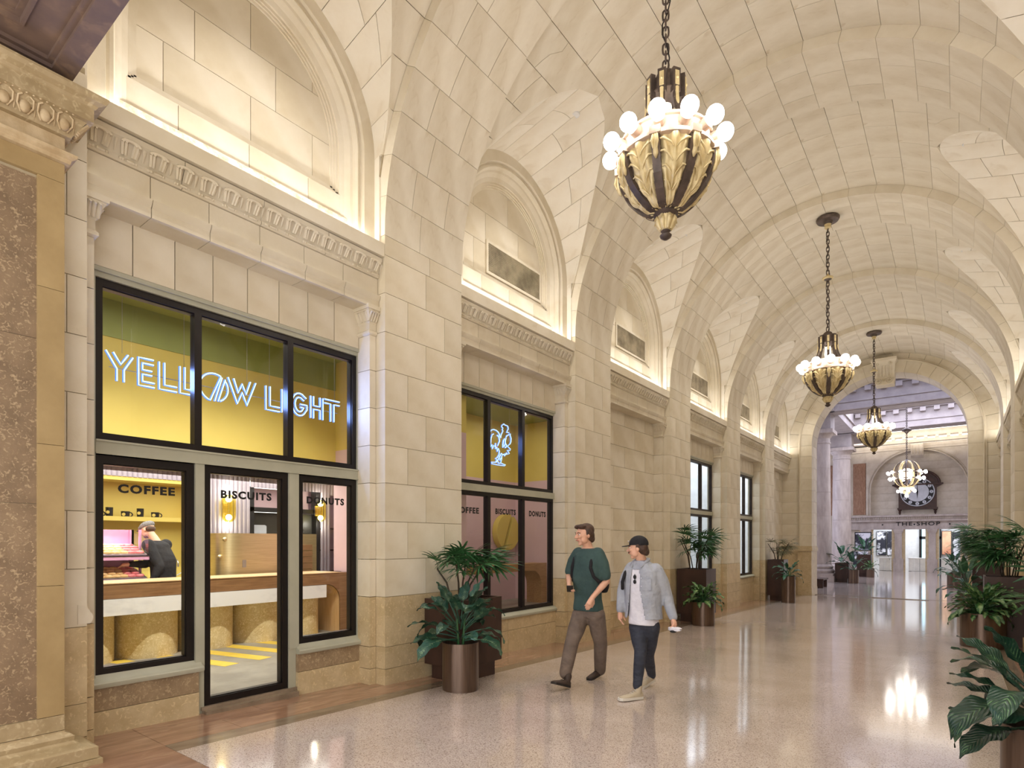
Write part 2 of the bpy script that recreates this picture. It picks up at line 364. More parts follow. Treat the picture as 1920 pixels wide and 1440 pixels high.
def entablature(parent, y0, y1, right=False, eggs=True):
    n = 6
    for i in range(n):
        a = y0 + (y1 - y0) * i / n; b = y0 + (y1 - y0) * (i + 1) / n
        ob('cornice_stone', side(MB().prism(PROF, a + .003, b - .003), right), 'limestone', parent, 30)
    for i in range(4):
        a = y0 + (y1 - y0) * i / 4; b = y0 + (y1 - y0) * (i + 1) / 4
        ob('cornice_stone', side(MB().prism(PROF2, a + .003, b - .003), right), 'limestone', parent, 30)
    ob('entablature_core', side(MB().box(-5.6, -5.19, y0, y1, 4.22, 4.74), right), 'joint_dark', parent)
    ob('cornice_slab', side(MB().box(-5.55, -5.055, y0 + .002, y1 - .002, 4.755, 4.90), right), 'limestone', parent)
    if eggs:
        m = MB(); N = 14; st = (y1 - y0) / N
        for i in range(N):
            c = y0 + st * (i + .5)
            for s_, wd_ in ((.060, .014), (.034, .012)):
                pts = [(-5.138 + .055 * t, c + s_ * (1 if k < 0 else -1) * (1 - .25 * (1 - t)), 4.598 + .095 * t) for k, t in ((-1, 0), (-1, .5), (-1, .8))]
                arc = [(-5.085, c + s_ * cos(pi * q / 6), 4.672 + .02 * sin(pi * q / 6)) for q in range(7)]
                pts = pts + arc + [(p[0], 2 * c - p[1], p[2]) for p in pts[::-1]]
                m.tube(pts, wd_, 5)
            m.tube([(-5.14, c + st / 2, 4.60), (-5.10, c + st / 2, 4.68)], [.004, .012], 5)
            for q in (-.3, -.2, .25): m.ball((-5.138, c + q * st, 4.560), .013, 6, 4)
            m.tube([(-5.138, c - .1 * st, 4.560), (-5.138, c + .18 * st, 4.560)], .013, 6)
        ob('egg_moulding', side(m, right), 'limestone', parent, 60, kind='stuff')
def lintel(parent, y0, y1, right=False, n=8):
    for i in range(n):
        a = y0 + (y1 - y0) * i / n; b = y0 + (y1 - y0) * (i + 1) / n
        blk(parent, right, -5.55, -5.39, a, b, 3.775, 4.215, 'limestone', .004)
    ob('lintel_core', side(MB().box(-5.6, -5.41, y0, y1, 3.79, 4.3), right), 'joint_dark', parent)
def arch_path(yc, r, z0, zs, n=28):
    """stilted arch from (yc-r,z0) up and over; returns list of (y,z,ny,nz) normals outward"""
    out = [(yc - r, z0, -1, 0), (yc - r, (z0 + zs) / 2, -1, 0)]
    out += [(yc - r * cos(pi * k / n), zs + r * sin(pi * k / n), -cos(pi * k / n), sin(pi * k / n)) for k in range(n + 1)]
    out += [(yc + r, (z0 + zs) / 2, 1, 0), (yc + r, z0, 1, 0)]
    return out
def sweep_arch(yc, z0, zs, prof, n=28):
    """prof: list of (radius, x)"""
    m = MB(); P = []
    for r, x in prof: P.append([(x, p[0], p[1]) for p in arch_path(yc, r, z0, zs, n)])
    k = len(P[0]); vs = [P[j][i] for i in range(k) for j in range(len(prof))]
    W_ = len(prof)
    m.add(vs, [(i * W_ + j, (i + 1) * W_ + j, (i + 1) * W_ + j + 1, i * W_ + j + 1) for i in range(k - 1) for j in range(W_ - 1)])
    return m
def lunette(parent, y0, y1, right=False, grille=True, rough=False):
    yc = (y0 + y1) / 2; R = (y1 - y0) / 2 - .01; zs = 5.87
    ARC = [(R + .03, -5.6), (R + .03, -5.20), (R - .0, -5.20), (R - .15, -5.20), (R - .155, -5.235), (R - .17, -5.25), (R - .19, -5.235), (R - .215, -5.23), (R - .235, -5.26), (R - .24, -5.29), (R - .265, -5.30), (R - .31, -5.345), (R - .36, -5.365), (R - .36, -5.42), (R - .36, -5.6)]
    ob('archivolt', side(sweep_arch(yc, 4.88, zs, ARC), right), 'limestone', parent, 22)
    ri = R - .36
    # field stones
    zz = [5.40, 5.90, 6.35, 6.80, 7.30]
    for i in range(4):
        sp = [-1, -.45, .3, 1] if i % 2 else [-1, -.7, .05, .7, 1]
        for a, b in zip(sp, sp[1:]): blk(parent, right, -5.5, -5.43, yc + ri * 1.02 * a, yc + ri * 1.02 * b, zz[i], zz[i + 1], 'limestone', .003)
    ob('lunette_core', side(MB().box(-5.7, -5.445, y0, y1, 4.85, 7.35), right), 'mortar', parent)
    # moulding round the sunk field: sides and bottom
    q = MB()
    for d0, d1, xx in ((0, .03, -5.385), (.03, .055, -5.40), (.055, .08, -5.415)):
        q.box(-5.46, xx, yc - ri, yc + ri, 5.38 + d0, 5.38 + d1)
        for sg in (-1, 1): q.box(-5.46, xx, *sorted((yc + sg * (ri - d0), yc + sg * (ri - d1))), 5.38 + d0, zs)
    arc = sweep_arch(yc, zs, zs, [(ri + .0, -5.385), (ri - .03, -5.385), (ri - .03, -5.40), (ri - .055, -5.40), (ri - .055, -5.415), (ri - .08, -5.415), (ri - .08, -5.45)])
    q.add(arc.v, arc.f)
    ob('field_moulding', side(q, right), 'limestone', parent)
    for i in range(4):
        a, b = y0 + .12 + (y1 - y0 - .24) * i / 4, y0 + .12 + (y1 - y0 - .24) * (i + 1) / 4
        blk(parent, right, -5.5, -5.36, a, b, 5.13, 5.38, 'limestone', .003)
    ob('cove_stone', side(MB().box(-5.5, -5.32, y0 + .16, y1 - .16, 4.90, 5.13), right), 'rough_stone' if rough else 'limestone', parent)
    ob('cove_fillet', side(MB().prism([(-5.34, 4.90), (-5.24, 4.90), (-5.25, 4.945), (-5.30, 4.97), (-5.31, 4.985), (-5.34, 4.985)], y0 + .14, y1 - .14), right), 'vault_stone', parent, 40)
    ob('led_strip', side(MB().box(-5.215, -5.195, y0 + .15, y1 - .15, 4.90, 4.912), right), 'led', parent)
    if grille and not right:
        g = MB(); a, b, lo, hi = yc - .42, yc + .86, 5.52, 5.93
        a, b = yc - .43, yc + .87
        for t in ((a - .04, b + .04, lo - .04, lo), (a - .04, b + .04, hi, hi + .04), (a - .04, a, lo, hi), (b, b + .04, lo, hi)): g.box(-5.44, -5.405, *t)
        fr = ob('vent_grille', g, 'limestone', parent)
        g = MB(); nx, nz = 46, 15
        for i in range(nx + 1): yy = a + (b - a) * i / nx; g.box(-5.42, -5.41, yy - .006, yy + .006, lo, hi)
        for i in range(nz + 1): z_ = lo + (hi - lo) * i / nz; g.box(-5.42, -5.41, a, b, z_ - .006, z_ + .006)
        ob('grille_bars', g, 'grille', fr, kind='stuff')
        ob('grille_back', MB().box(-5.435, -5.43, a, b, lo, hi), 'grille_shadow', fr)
wall = struct('wall_left', 'left stone wall of the arcade with pale ashlar piers and tan base')
for i in range(1, 6): pier(wall, P0[i], P1[i])
pier(wall, 1.0, P1[0])
for i, (a, b) in enumerate(BAYS):
    t = struct('trim_%d' % (i + 1), 'carved stone cornice, capitals and arched lunette above the %s bay of the left wall' % ['first', 'second', 'third', 'fourth', 'fifth', 'sixth'][i])
    if i < 5: pilaster(t, b, b - .09)
    pilaster(t, a, a + .09)
    entablature(t, a, b); lintel(t, a + .09, b - .09) if i not in (2, 5) else None
    lunette(t, a, b, False, i > 0, i == 0)
    t['bay'] = i
# blind bays
for i in (2, 5):
    a, b = BAYS[i]
    z0 = FZ(a) - .2
    zs = [z0, -.1, .177, .424, .70, .98] + ZC[1:8] + [4.22]
    for k in range(len(zs) - 1):
        sp = [0, .28, .62, 1] if k % 2 else [0, .45, .8, 1]
        for p, q in zip(sp, sp[1:]): block(wall, -5.5, -5.39, a + (b - a) * p, a + (b - a) * q, zs[k], zs[k + 1], 'tan_stone' if zs[k + 1] < .45 else 'limestone', .003)
    ob('infill_core', MB().box(-5.8, -5.405, a, b, z0, 4.3), 'mortar', wall)
# stone aprons under the windows
for i in (0, 1, 3, 4):
    a, b = BAYS[i]; z0 = FZ(a) - .15
    segs = [(a, b)] if i else [(a, 2.44), (3.42, b)]
    for (p, q) in segs:
        n = 1 if i == 0 else 2
        for j in range(n):
            u, v_ = p + (q - p) * j / n, p + (q - p) * (j + 1) / n
            block(wall, -5.6, -5.385, u, v_, .255, .44, 'shell_stone' if i == 0 else 'tan_stone', .002)
            block(wall, -5.6, -5.38, u, v_, z0, .255, 'tan_stone', .002)
# right wall (seen edge-on)
wr = struct('wall_right', 'right stone wall of the arcade, only its pier edges in view')
for i in range(1, 6): pier(wr, P0[i], P1[i], True)
for i, (a, b) in enumerate(BAYS):
    if i < 1: 
        ob('wall_panel', MB().box(1.2, 1.5, .2, b, -.2, 4.9), 'limestone', wr); 
        ob('wall_panel', MB().box(1.2, 1.5, .2, b, 4.9, 7.6), 'limestone', wr); continue
    t = struct('trim_%d' % (i + 7), 'stone cornice and capitals on the right wall, %s bay' % ['', 'second', 'third', 'fourth', 'fifth', 'sixth'][i])
    if i < 5: pilaster(t, b, b - .09, True)
    pilaster(t, a, a + .09, True)
    entablature(t, a, b, True, eggs=(i > 3)); lunette(t, a, b, True)
    for k, (z0, z1) in enumerate([(FZ(a) - .15, .424), (.424, .98), (.98, 1.82), (1.82, 2.67), (2.67, 3.51), (3.51, 4.22)]):
        block(wr, 1.29, 1.4, a, b, z0, z1, 'tan_stone' if z1 < 1 else 'limestone', .003)
# ================================================================ RIBS (transverse arches)
def rib(parent, y0, y1):
    NV = 22; wd = y1 - y0
    for k in range(NV):
        t0, t1 = pi * k / NV, pi * (k + 1) / NV; e = .0008
        sp = [0, .42, 1] if k % 2 else [0, .3, .72, 1]
        for a, b in zip(sp, sp[1:]):
            ya, yb = y0 + wd * a + (.003 if a else 0), y0 + wd * b - (.003 if b < 1 else 0)
            mb = MB(); n = 3; vs = []
            for j in range(n + 1):
                th = t0 + e + (t1 - t0 - 2 * e) * j / n
                for r, y in ((RC, ya), (RC, yb), (RC + .17, yb), (RC + .17, ya)):
                    vs.append((XC + r * cos(th), y, ZS + r * sin(th)))
            c = sum((Vector(v) for v in vs), Vector()) / len(vs)
            fs = [(0, 1, 2, 3), tuple(4 * n + i for i in (3, 2, 1, 0))]
            for j in range(n):
                for s_ in range(4): fs.append((4 * j + s_, 4 * j + 4 + s_, 4 * j + 4 + (s_ + 1) % 4, 4 * j + (s_ + 1) % 4))
            mb.add([Vector(v) - c for v in vs], fs)
            o = ob('voussoir', mb, 'vault_stone', None, 30); o.location = c; o.parent = parent
    m = MB().grid(lambda u, v: (XC + (RC + .012 + .2 * v) * cos(pi * u), y0 + .008, ZS + (RC + .012 + .2 * v) * sin(pi * u)), 44, 1)
    m.grid(lambda u, v: (XC + (RC + .012) * cos(pi * u), y0 + .008 + (wd - .016) * v, ZS + (RC + .012) * sin(pi * u)), 44, 1)
    m.grid(lambda u, v: (XC + (RC + .012 + .2 * v) * cos(pi * u), y1 - .008, ZS + (RC + .012 + .2 * v) * sin(pi * u)), 44, 1)
    ob('rib_core', m, 'mortar', parent, fix=False)
ORD = ['nearest', 'second', 'third', 'fourth', 'fifth']
for i in range(1, 6):
    t = struct('trim_%d' % (i + 12), '%s broad stone rib arching across the barrel vault' % ORD[i - 1]); rib(t, P0[i], P1[i])
# ================================================================ VAULT BAYS
def vault(parent, y0, y1):
    yc = (y0 + y1) / 2; R = (y1 - y0) / 2 - .02; g = .0028
    zs = lambda s_: 5.87 + .245 * s_                     # springing of the lunette cone, s = distance from lunette wall
    def half(x, z):
        s_ = 3.15 - abs(x - XC); dz = z - zs(s_)
        if dz >= R: return 0
        if dz <= 0: return R
        return sqrt(R * R - dz * dz)
    NV = 22
    bk = MB(); jb = MB()
    for k in range(NV):
        t0, t1 = pi * k / NV, pi * (k + 1) / NV
        hw = lambda th: half(XC + RB * cos(th), ZS + RB * sin(th))
        e = .0010
        if max(hw(t0), hw(t1)) < .02:
            nb = 4 if k % 2 else 3; off = 0
            cuts = [0] + [(j + .5 * (k % 2) * 0 + 0) / nb for j in range(1, nb)] + [1]
            if k % 2: cuts = [0, .2, .5, .8, 1]
            spans = [(lambda u, a=a: y0 + (y1 - y0) * a, lambda u, b=b: y0 + (y1 - y0) * b) for a, b in zip(cuts, cuts[1:])]
        else:
            spans = []
            def lim(th, sg): return yc + sg * hw(th)
            def cone_or(th): return max(hw(th), 0)
            fl_ = [(0, .55), (.55, 1)] if min(R - hw(t0), R - hw(t1)) > .35 else [(0, 1)]
            if k % 2 and len(fl_) > 1: fl_ = [(0, .35), (.35, 1)]
            for a, b in fl_:
                for sg in (-1, 1):
                    edge = y0 if sg < 0 else y1
                    f0 = lambda th, a=a, sg=sg, edge=edge: edge + (lim(th, sg) - edge) * a
                    f1 = lambda th, b=b, sg=sg, edge=edge: edge + (lim(th, sg) - edge) * b
                    spans.append((f0, f1))
        for f0, f1 in spans:
            def fn(u, v, f0=f0, f1=f1, gg=g, ee=e, rr=RB):
                th = t0 + ee + (t1 - t0 - 2 * ee) * u
                a, b = f0(th), f1(th); s_ = 1 if b >= a else -1
                if abs(b - a) > .03: a += s_ * gg; b -= s_ * gg
                return (XC + rr * cos(th), a + (b - a) * v, ZS + rr * sin(th))
            nr = lambda u, v: (cos(t0 + (t1 - t0) * u), 0, sin(t0 + (t1 - t0) * u))
            if max(abs(f0(t0) - f1(t0)), abs(f0(t1) - f1(t1))) < .03: 
                bk.grid(lambda u, v, f=fn: f(u, v, gg=0, ee=0, rr=RB), 4, 1); continue
            patch(parent, fn, nr, 4, 1, 'vault_stone', .05)
            bk.grid(lambda u, v, f=fn: f(u, v, gg=-.004, ee=-.001, rr=RB + .03), 4, 1)
    # lunette cones
    NP = 12
    for sg in (-1, 1):
        def xg(ph):           # groin distance s for cone angle ph
            lo, hi = 0., 1.9
            f = lambda s_: sqrt((3.15 - s_) ** 2 + (zs(s_) + R * sin(ph) - ZS) ** 2) - RB
            if f(0) <= 0: return 0.0
            # walk inward until inside the barrel
            s_ = 0
            while s_ < 2.2 and f(s_) > 0: s_ += .02
            lo, hi = s_ - .02, s_
            for _ in range(20):
                mid = (lo + hi) / 2
                if f(mid) > 0: lo = mid
                else: hi = mid
            return lo
        for k in range(NP):
            p0, p1 = pi * k / NP, pi * (k + 1) / NP
            L0 = max(xg(p0), xg(p1))
            cuts = [0, 1] if L0 < .5 else ([0, .45, 1] if k % 2 else [0, .68, 1])
            if L0 < .02: continue
            for a, b in zip(cuts, cuts[1:]):
                def fn(u, v, gg=.003, off=0):
                    e = .0022 if gg > 0 else 0
                    ph = p0 + e + (p1 - p0 - 2 * e) * u
                    L_ = xg(ph); s0, s1 = L_ * a, L_ * b
                    if s1 - s0 > .03 and gg > 0: s0 += gg * (a > 0); s1 -= gg * (b < 1)
                    s_ = s0 + (s1 - s0) * v
                    return (XC + sg * (3.15 - s_), yc + (R + off) * cos(ph), zs(s_) + (R + off) * sin(ph))
                nr = lambda u, v: (0, cos(p0 + (p1 - p0) * u), sin(p0 + (p1 - p0) * u))
                patch(parent, fn, nr, 5, 5, 'groin_stone', .05)
                bk.grid(lambda u, v, f=fn: f(u, v, gg=0, off=.025), 5, 3)
        # jambs below the cone springing
        for d in (-1, 1):
            x0 = XC + sg * 3.155; x1 = XC + sg * 3.07
            jb.box(min(x0, x1), max(x0, x1), *sorted((yc + d * (R + .0), yc + d * (R + .06))), 4.88, 5.90)
    ob('jamb_plaster', jb, 'groin_stone', parent)
    ob('vault_backing', bk, 'mortar', parent, fix=False)
    sh = MB().grid(lambda u, v: (XC + 4.4 * cos(pi * u), y0 - .63 + (y1 - y0 + 1.26) * v, 5.9 + 3.0 * sin(pi * u)), 24, 1)
    ob('vault_shell', sh, 'mortar', parent, fix=False)
for i, (a, b) in enumerate(BAYS):
    t = struct('ceiling' if i == 0 else 'ceiling.%03d' % i, '%s bay of the cream stone barrel vault with arched side cuts' % ['nearest', 'second', 'third', 'fourth', 'fifth', 'last'][i])
    vault(t, a, b)
    for sg in (-1, 1):
        x = XC + sg * 2.15; yc = (a + b) / 2; z = 7.26 + .245 * 1.0 - .01
        l_ = bpy.data.lights.new('downlight_fill', 'SPOT'); l_.energy = 210; l_.color = (1, .95, .90); l_.spot_size = radians(105); l_.spot_blend = .7; l_.shadow_soft_size = .05  # fill spot added at each downlight; the discs themselves look unlit
        o_ = bpy.data.objects.new('downlight_fill', l_); C.objects.link(o_); o_.location = (x, yc, z - .05)
        d = MB().lathe([(.001, z - .01), (.04, z - .01), (.055, z - .014), (.06, z), (.06, z + .03)], 20, (x, yc))
        o = ob('downlight', d, 'white_paint', None, 40)
        tag(o, 'small round recessed downlight in the %s arched cut of the vault, %s side' % (['nearest', 'second', 'third', 'fourth', 'fifth', 'farthest'][i], 'left' if sg < 0 else 'right'), 'light', 'recessed vault downlights')
# ================================================================ FLOOR
fl = struct('floor', 'polished speckled terrazzo floor sloping gently away, with marble borders')
def slab(parent, name, x0, x1, y0, y1, mt, dz=0, g=.002, th=.05):
    def z(y): return FZ(min(y, 23.999)) + dz
    m = MB().add([(x0 + g, y0 + g, z(y0) - th), (x1 - g, y0 + g, z(y0) - th), (x1 - g, y1 - g, z(y1) - th), (x0 + g, y1 - g, z(y1) - th),
                  (x0 + g, y0 + g, z(y0)), (x1 - g, y0 + g, z(y0)), (x1 - g, y1 - g, z(y1)), (x0 + g, y1 - g, z(y1))],
                 [(0, 3, 2, 1), (4, 5, 6, 7), (0, 1, 5, 4), (1, 2, 6, 5), (2, 3, 7, 6), (3, 0, 4, 7)])
    return ob(name, m, mt, parent)
m = MB().add([(-6.2, 1.0, FZ(1.0) - .03), (2, 1.0, FZ(1.0) - .03), (2, 24, FZ(23.99) - .03), (-6.2, 24, FZ(23.99) - .03)], [(0, 1, 2, 3)])
ob('floor_bed', m, 'mortar', fl, fix=False)
for a, b in zip([1.9, 9.6, 14.2, 18.6], [9.6, 14.2, 18.6, 24.0]): slab(fl, 'terrazzo_slab', -4.55, .45, a, b, 'terrazzo')
for sg in (0, 1):
    yy = 1.9; k = 0
    cuts = [1.9, 2.9, 4.35, 5.7, 7.4, 9.6, 11.3, 13.0, 14.2, 16.2, 18.6, 20.4, 22.2, 24.0]
    for a, b in zip(cuts, cuts[1:]):
        x0, x1 = (-5.42, -4.75) if not sg else (.65, 1.32)
        xm = x0 + .33
        slab(fl, 'marble_slab', x0, xm, a, b, 'pink_marble'); slab(fl, 'marble_slab', xm, x1, a - (.4 if a > 2 else 0), b - (.4 if b < 24 else 0), 'pink_marble')
    for a, b in zip([1.9, 6.6, 11.5, 16.5], [6.6, 11.5, 16.5, 24.0]):
        slab(fl, 'marble_strip', *((-4.75, -4.55) if not sg else (.45, .65)), a, b, 'grey_marble')
for i, (a, b) in enumerate([(-5.6, -4.05), (-4.05, -2.6), (-2.6, -1.1), (-1.1, .3), (.3, 1.5)]):
    for j, (c, d) in enumerate([(1.3, 1.9), (.3, 1.3), (-.8, .3)]):
        sh_ = .55 if j == 1 else 0
        slab(fl, 'marble_slab', a + sh_, b + sh_, c, d, 'red_marble' if (i + j) % 3 else 'pink_marble')
slab(fl, 'marble_slab', -6.6, -5.05, .3, 1.3, 'red_marble')
# concourse floor
hf = struct('floor.001', 'polished pale marble slab floor of the concourse beyond the arch')
for i in range(9):
    for j in range(15):
        x0 = -11 + 1.7 * i; y0 = 24.02 + 1.62 * j + (.8 if i % 2 else 0)
        if j == 14: continue
        block(hf, x0, x0 + 1.7, y0, y0 + 1.62, HF - .1, HF, 'hall_marble', .0015, 'floor_slab')
ob('threshold_strip', MB().box(-4.9, .9, 24.62, 24.78, -.55, HF + .003), 'grey_marble', hf)
ob('floor_bed', MB().box(-12, 6, 24, 52, -.7, HF - .02), 'hall_marble', hf)
def PX(u, v, X):
    d = W(u, v, 1.0) - Vector((0, 0, 1.6)); t = X / d.x; return Vector((X, t * d.y, 1.6 + t * d.z))
def text_mesh(body, width, height, depth=.003, bold=.02, name='lettering', mt='black'):
    cu = bpy.data.curves.new('t', 'FONT'); cu.body = body; cu.size = 1; cu.extrude = .01; cu.offset = bold; cu.space_character = 1.2; cu.resolution_u = 3
    o = bpy.data.objects.new('t', cu); C.objects.link(o); dg = bpy.context.evaluated_depsgraph_get(); dg.update()
    me = bpy.data.meshes.new_from_object(o.evaluated_get(dg)); bpy.data.objects.remove(o); bpy.data.curves.remove(cu)
    xs = [v.co.x for v in me.vertices]; ys = [v.co.y for v in me.vertices]; x0, x1, y0, y1 = min(xs), max(xs), min(ys), max(ys)
    for v in me.vertices:
        v.co = ((v.co.x - x0) / (x1 - x0) * width, (v.co.y - y0) / (y1 - y0) * height, v.co.z / .02 * depth)
    me.name = name; me.materials.clear(); me.materials.append(M[mt]); return me
FACE_X = Matrix(((0, 0, 1), (1, 0, 0), (0, 1, 0)))   # text x->+Y, y->+Z, normal ->+X
def place_text_x(me, p):
    me.transform(Matrix.Translation(p) @ FACE_X.to_4x4()); return me
# ================================================================ END WALL WITH ARCH
we = struct('wall_end', 'end wall with a big round arch and scrolled keystone opening to the concourse')
AR = 2.30; AZ = 5.18
def sweep_xz(prof, n=40, z0=-.45, zs=AZ, xc=XC):     # prof (radius, y)
    m = MB(); rows = []
    for r, y in prof:
        row = [(xc - r, y, z0), (xc - r, y, (z0 + zs) / 2)] + [(xc - r * cos(pi * k / n), y, zs + r * sin(pi * k / n)) for k in range(n + 1)] + [(xc + r, y, (z0 + zs) / 2), (xc + r, y, z0)]
        rows.append(row)
    k = len(rows[0]); W_ = len(prof)
    m.add([rows[j][i] for i in range(k) for j in range(W_)], [(i * W_ + j, (i + 1) * W_ + j, (i + 1) * W_ + j + 1, i * W_ + j + 1) for i in range(k - 1) for j in range(W_ - 1)])
    return m
ob('arch_core', sweep_xz([(AR + .012, 25.09), (AR + .012, 24.12), (AR + .36, 24.12), (AR + .36, 24.3), (3.9, 24.3)], zs=AZ), 'mortar', we, fix=False)
ob('arch_back', sweep_xz([(AR + .0, 25.1), (AR + .5, 25.1), (3.9, 25.1)]), 'hall_stone', we, fix=False)
NVo = 19
for k in range(NVo):           # voussoirs of the end arch
    t0, t1 = pi * k / NVo, pi * (k + 1) / NVo
    for r0, r1, ya, yb in ((AR, AR + .40, 24.10, 25.1), (AR + .47, 3.18, 24.19, 24.4)):
        n = 3; vs = []; e = .0016
        for j in range(n + 1):
            th = t0 + e + (t1 - t0 - 2 * e) * j / n
            for r, y in ((r0, ya), (r0, yb), (r1, yb), (r1, ya)): vs.append((XC + r * cos(th), y, AZ + r * sin(th)))
        fs = [(0, 1, 2, 3), tuple(4 * n + i for i in (3, 2, 1, 0))]
        for j in range(n):
            for s_ in range(4): fs.append((4 * j + s_, 4 * j + 4 + s_, 4 * j + 4 + (s_ + 1) % 4, 4 * j + (s_ + 1) % 4))
        ob('voussoir', MB().add(vs, fs), 'limestone', we, 30)
ob('arch_moulding', sweep_xz([(AR + .39, 24.2), (AR + .39, 24.06), (AR + .41, 24.05), (AR + .43, 24.07), (AR + .45, 24.12), (AR + .48, 24.13), (AR + .48, 24.2)], z0=1.34), 'limestone', we, 35, fix=False)
zz = [1.42, 1.82, 2.25, 2.67, 3.09, 3.51, 3.93, 4.36, 4.78, AZ]
for sg in (-1, 1):
    for a, b in zip(zz, zz[1:]):
        x0, x1 = sorted((XC + sg * AR, XC + sg * (AR + .40))); block(we, x0, x1, 24.10, 25.1, a, b, 'limestone', .003)
        x0, x1 = sorted((XC + sg * (AR + .47), XC + sg * 3.35)); block(we, x0, x1, 24.19, 24.4, a, b, 'limestone', .003)
    x0, x1 = sorted((XC + sg * (AR - .015), XC + sg * (AR + .48))); m = MB().box(x0, x1, 24.03, 25.12, -.45, -.15).box(x0 + .012, x1 - .012, 24.045, 25.11, -.15, 1.24)
    m.box(x0 - .02, x1 + .02, 24.0, 25.14, 1.24, 1.36).box(x0, x1, 24.04, 25.12, 1.36, 1.42)
    ob('jamb_plinth', m, 'tan_stone', we)
    x0, x1 = sorted((XC + sg * (AR + .47), XC + sg * 3.35)); block(we, x0, x1, 24.16, 24.4, -.55, 1.42, 'tan_stone', .003)
ks = MB()
kp = [(7.05, 23.98, .27), (7.16, 23.93, .28), (7.26, 23.98, .29), (7.40, 23.90, .30), (7.60, 23.86, .32), (7.72, 23.80, .33), (7.80, 23.78, .36), (7.84, 23.74, .38), (7.92, 23.74, .38), (7.96, 23.80, .36)]
vs = []
for z, y, h in kp: vs += [(XC - h, y, z), (XC + h, y, z), (XC + h, 24.5, z), (XC - h, 24.5, z)]
ks.add(vs, [tuple(4 * i + q for q in (j, (j + 1) % 4)) + tuple(4 * (i + 1) + q for q in ((j + 1) % 4, j)) for i in range(len(kp) - 1) for j in range(4)] + [(0, 3, 2, 1), tuple(4 * (len(kp) - 1) + q for q in range(4))])
kst = ob('keystone', ks, 'limestone', we, 40)
sc = MB()
for sg in (-1, 1):
    for r_, yy in ((.10, 23.88), (.06, 23.85)):
        sc.tube([(XC + sg * (.16 + r_ * cos(a)), yy, 7.16 + r_ * sin(a)) for a in [2 * pi * q / 12 for q in range(13)]], .018, 6)
        sc.tube([(XC + sg * (.20 + .5 * r_ * cos(a)), yy - .08, 7.74 + .6 * r_ * sin(a)) for a in [2 * pi * q / 12 for q in range(13)]], .014, 6)
for q in range(5): sc.tube([(XC - .2 + .1 * q, 23.90, 7.3), (XC - .2 + .1 * q, 23.84, 7.5), (XC - .2 + .1 * q, 23.82, 7.68)], .02, 6)
ob('scroll_carving', sc, 'limestone', kst, 60)
# ================================================================ ENTRY PILASTER AND SOFFIT (near left)
en = struct('wall_entry', 'near left entrance pilaster with framed fossil-stone panel, carved cornice and shaded coffered soffit')
Y1 = 1.31
def corner_stack(parent, name, mt, prof, xf_=-4.85, y0=-1.2, yf=Y1, smooth=30):
    vs = []
    for z, e in prof: vs += [(-5.4, y0, z), (xf_ + e, y0, z), (xf_ + e, yf + e, z), (-5.4, yf + e, z)]
    n = len(prof)
    fs = [tuple(4 * i + q for q in (j, (j + 1) % 4)) + tuple(4 * (i + 1) + q for q in ((j + 1) % 4, j)) for i in range(n - 1) for j in range(4)] + [(0, 3, 2, 1), tuple(4 * (n - 1) + q for q in range(4))]
    return ob(name, MB().add(vs, fs), mt, parent, smooth)
corner_stack(en, 'pilaster_core', 'mortar', [(.0, -.03), (4.7, -.03)])
corner_stack(en, 'base_block', 'shaded_entry_stone', [(-.05, .17), (.11, .17), (.112, .13)])
corner_stack(en, 'base_moulding', 'shaded_entry_stone', [(.115, .15), (.19, .15), (.205, .12), (.215, .07), (.24, .04), (.27, .045), (.285, .03), (.30, .0), (.31, 0)])
block(en, -5.0, -4.85, .0, Y1, .312, .42, 'shaded_entry_stone', .002); block(en, -5.0, -4.85, -1.2, 0, .312, .42, 'shaded_entry_stone', .002)
for z0, z1 in ((.42, 1.30), (1.30, 2.25), (2.25, 3.3), (3.3, 4.04)):
    block(en, -5.0, -4.85, 1.16, Y1, z0, z1, 'yellow_stone', .0015)
for z0, z1 in ((.42, 1.85), (1.85, 2.95), (2.95, 4.02)):
    block(en, -5.0, -4.872, -.2, 1.165, z0, z1, 'shaded_fossil_stone', .0015)
block(en, -5.0, -4.85, -.2, Y1, 4.04, 4.17, 'yellow_stone', .001)
corner_stack(en, 'necking_moulding', 'carved_stone', [(4.17, 0), (4.175, .025), (4.20, .03), (4.215, .055), (4.235, .06), (4.24, .0), (4.35, 0)])
corner_stack(en, 'cornice_band', 'shaded_entry_stone', [(4.35, .0), (4.355, .03), (4.37, .035), (4.385, .05), (4.46, .09), (4.47, .10), (4.475, .13), (4.56, .13), (4.565, .14), (4.585, .15), (4.60, .185), (4.625, .20), (4.64, .20), (4.70, .10)])
eg = MB()
for i in range(9):
    c = Y1 - .02 - .105 * i
    eg.ball((-4.79, c, 4.415), .036, 10, 8, (.8, .95, 1.25))
    for s_ in (-1, 1):
        eg.tube([(-4.80, c + s_ * .018, 4.372), (-4.775, c + s_ * .042, 4.41), (-4.755, c + s_ * .04, 4.45), (-4.75, c + s_ * .02, 4.465)], .007, 5)
    eg.tube([(-4.80, c + .052, 4.375), (-4.77, c + .052, 4.45)], [.003, .009], 5)
    for q in range(3): eg.ball((-4.735, c + .035 * (q - 1), 4.478), .010, 6, 4)
for i in range(6): eg.tube([(-4.90 + .03 * i, Y1 + .05, 4.375), (-4.90 + .03 * i, Y1 + .075, 4.41), (-4.90 + .03 * i, Y1 + .105, 4.45)], .011, 5)
ob('egg_and_dart', eg, 'carved_stone', en, 60, kind='stuff')
sof = MB(); ya, yb, xa, xb = -1.4, 1.33, -4.86, 1.3
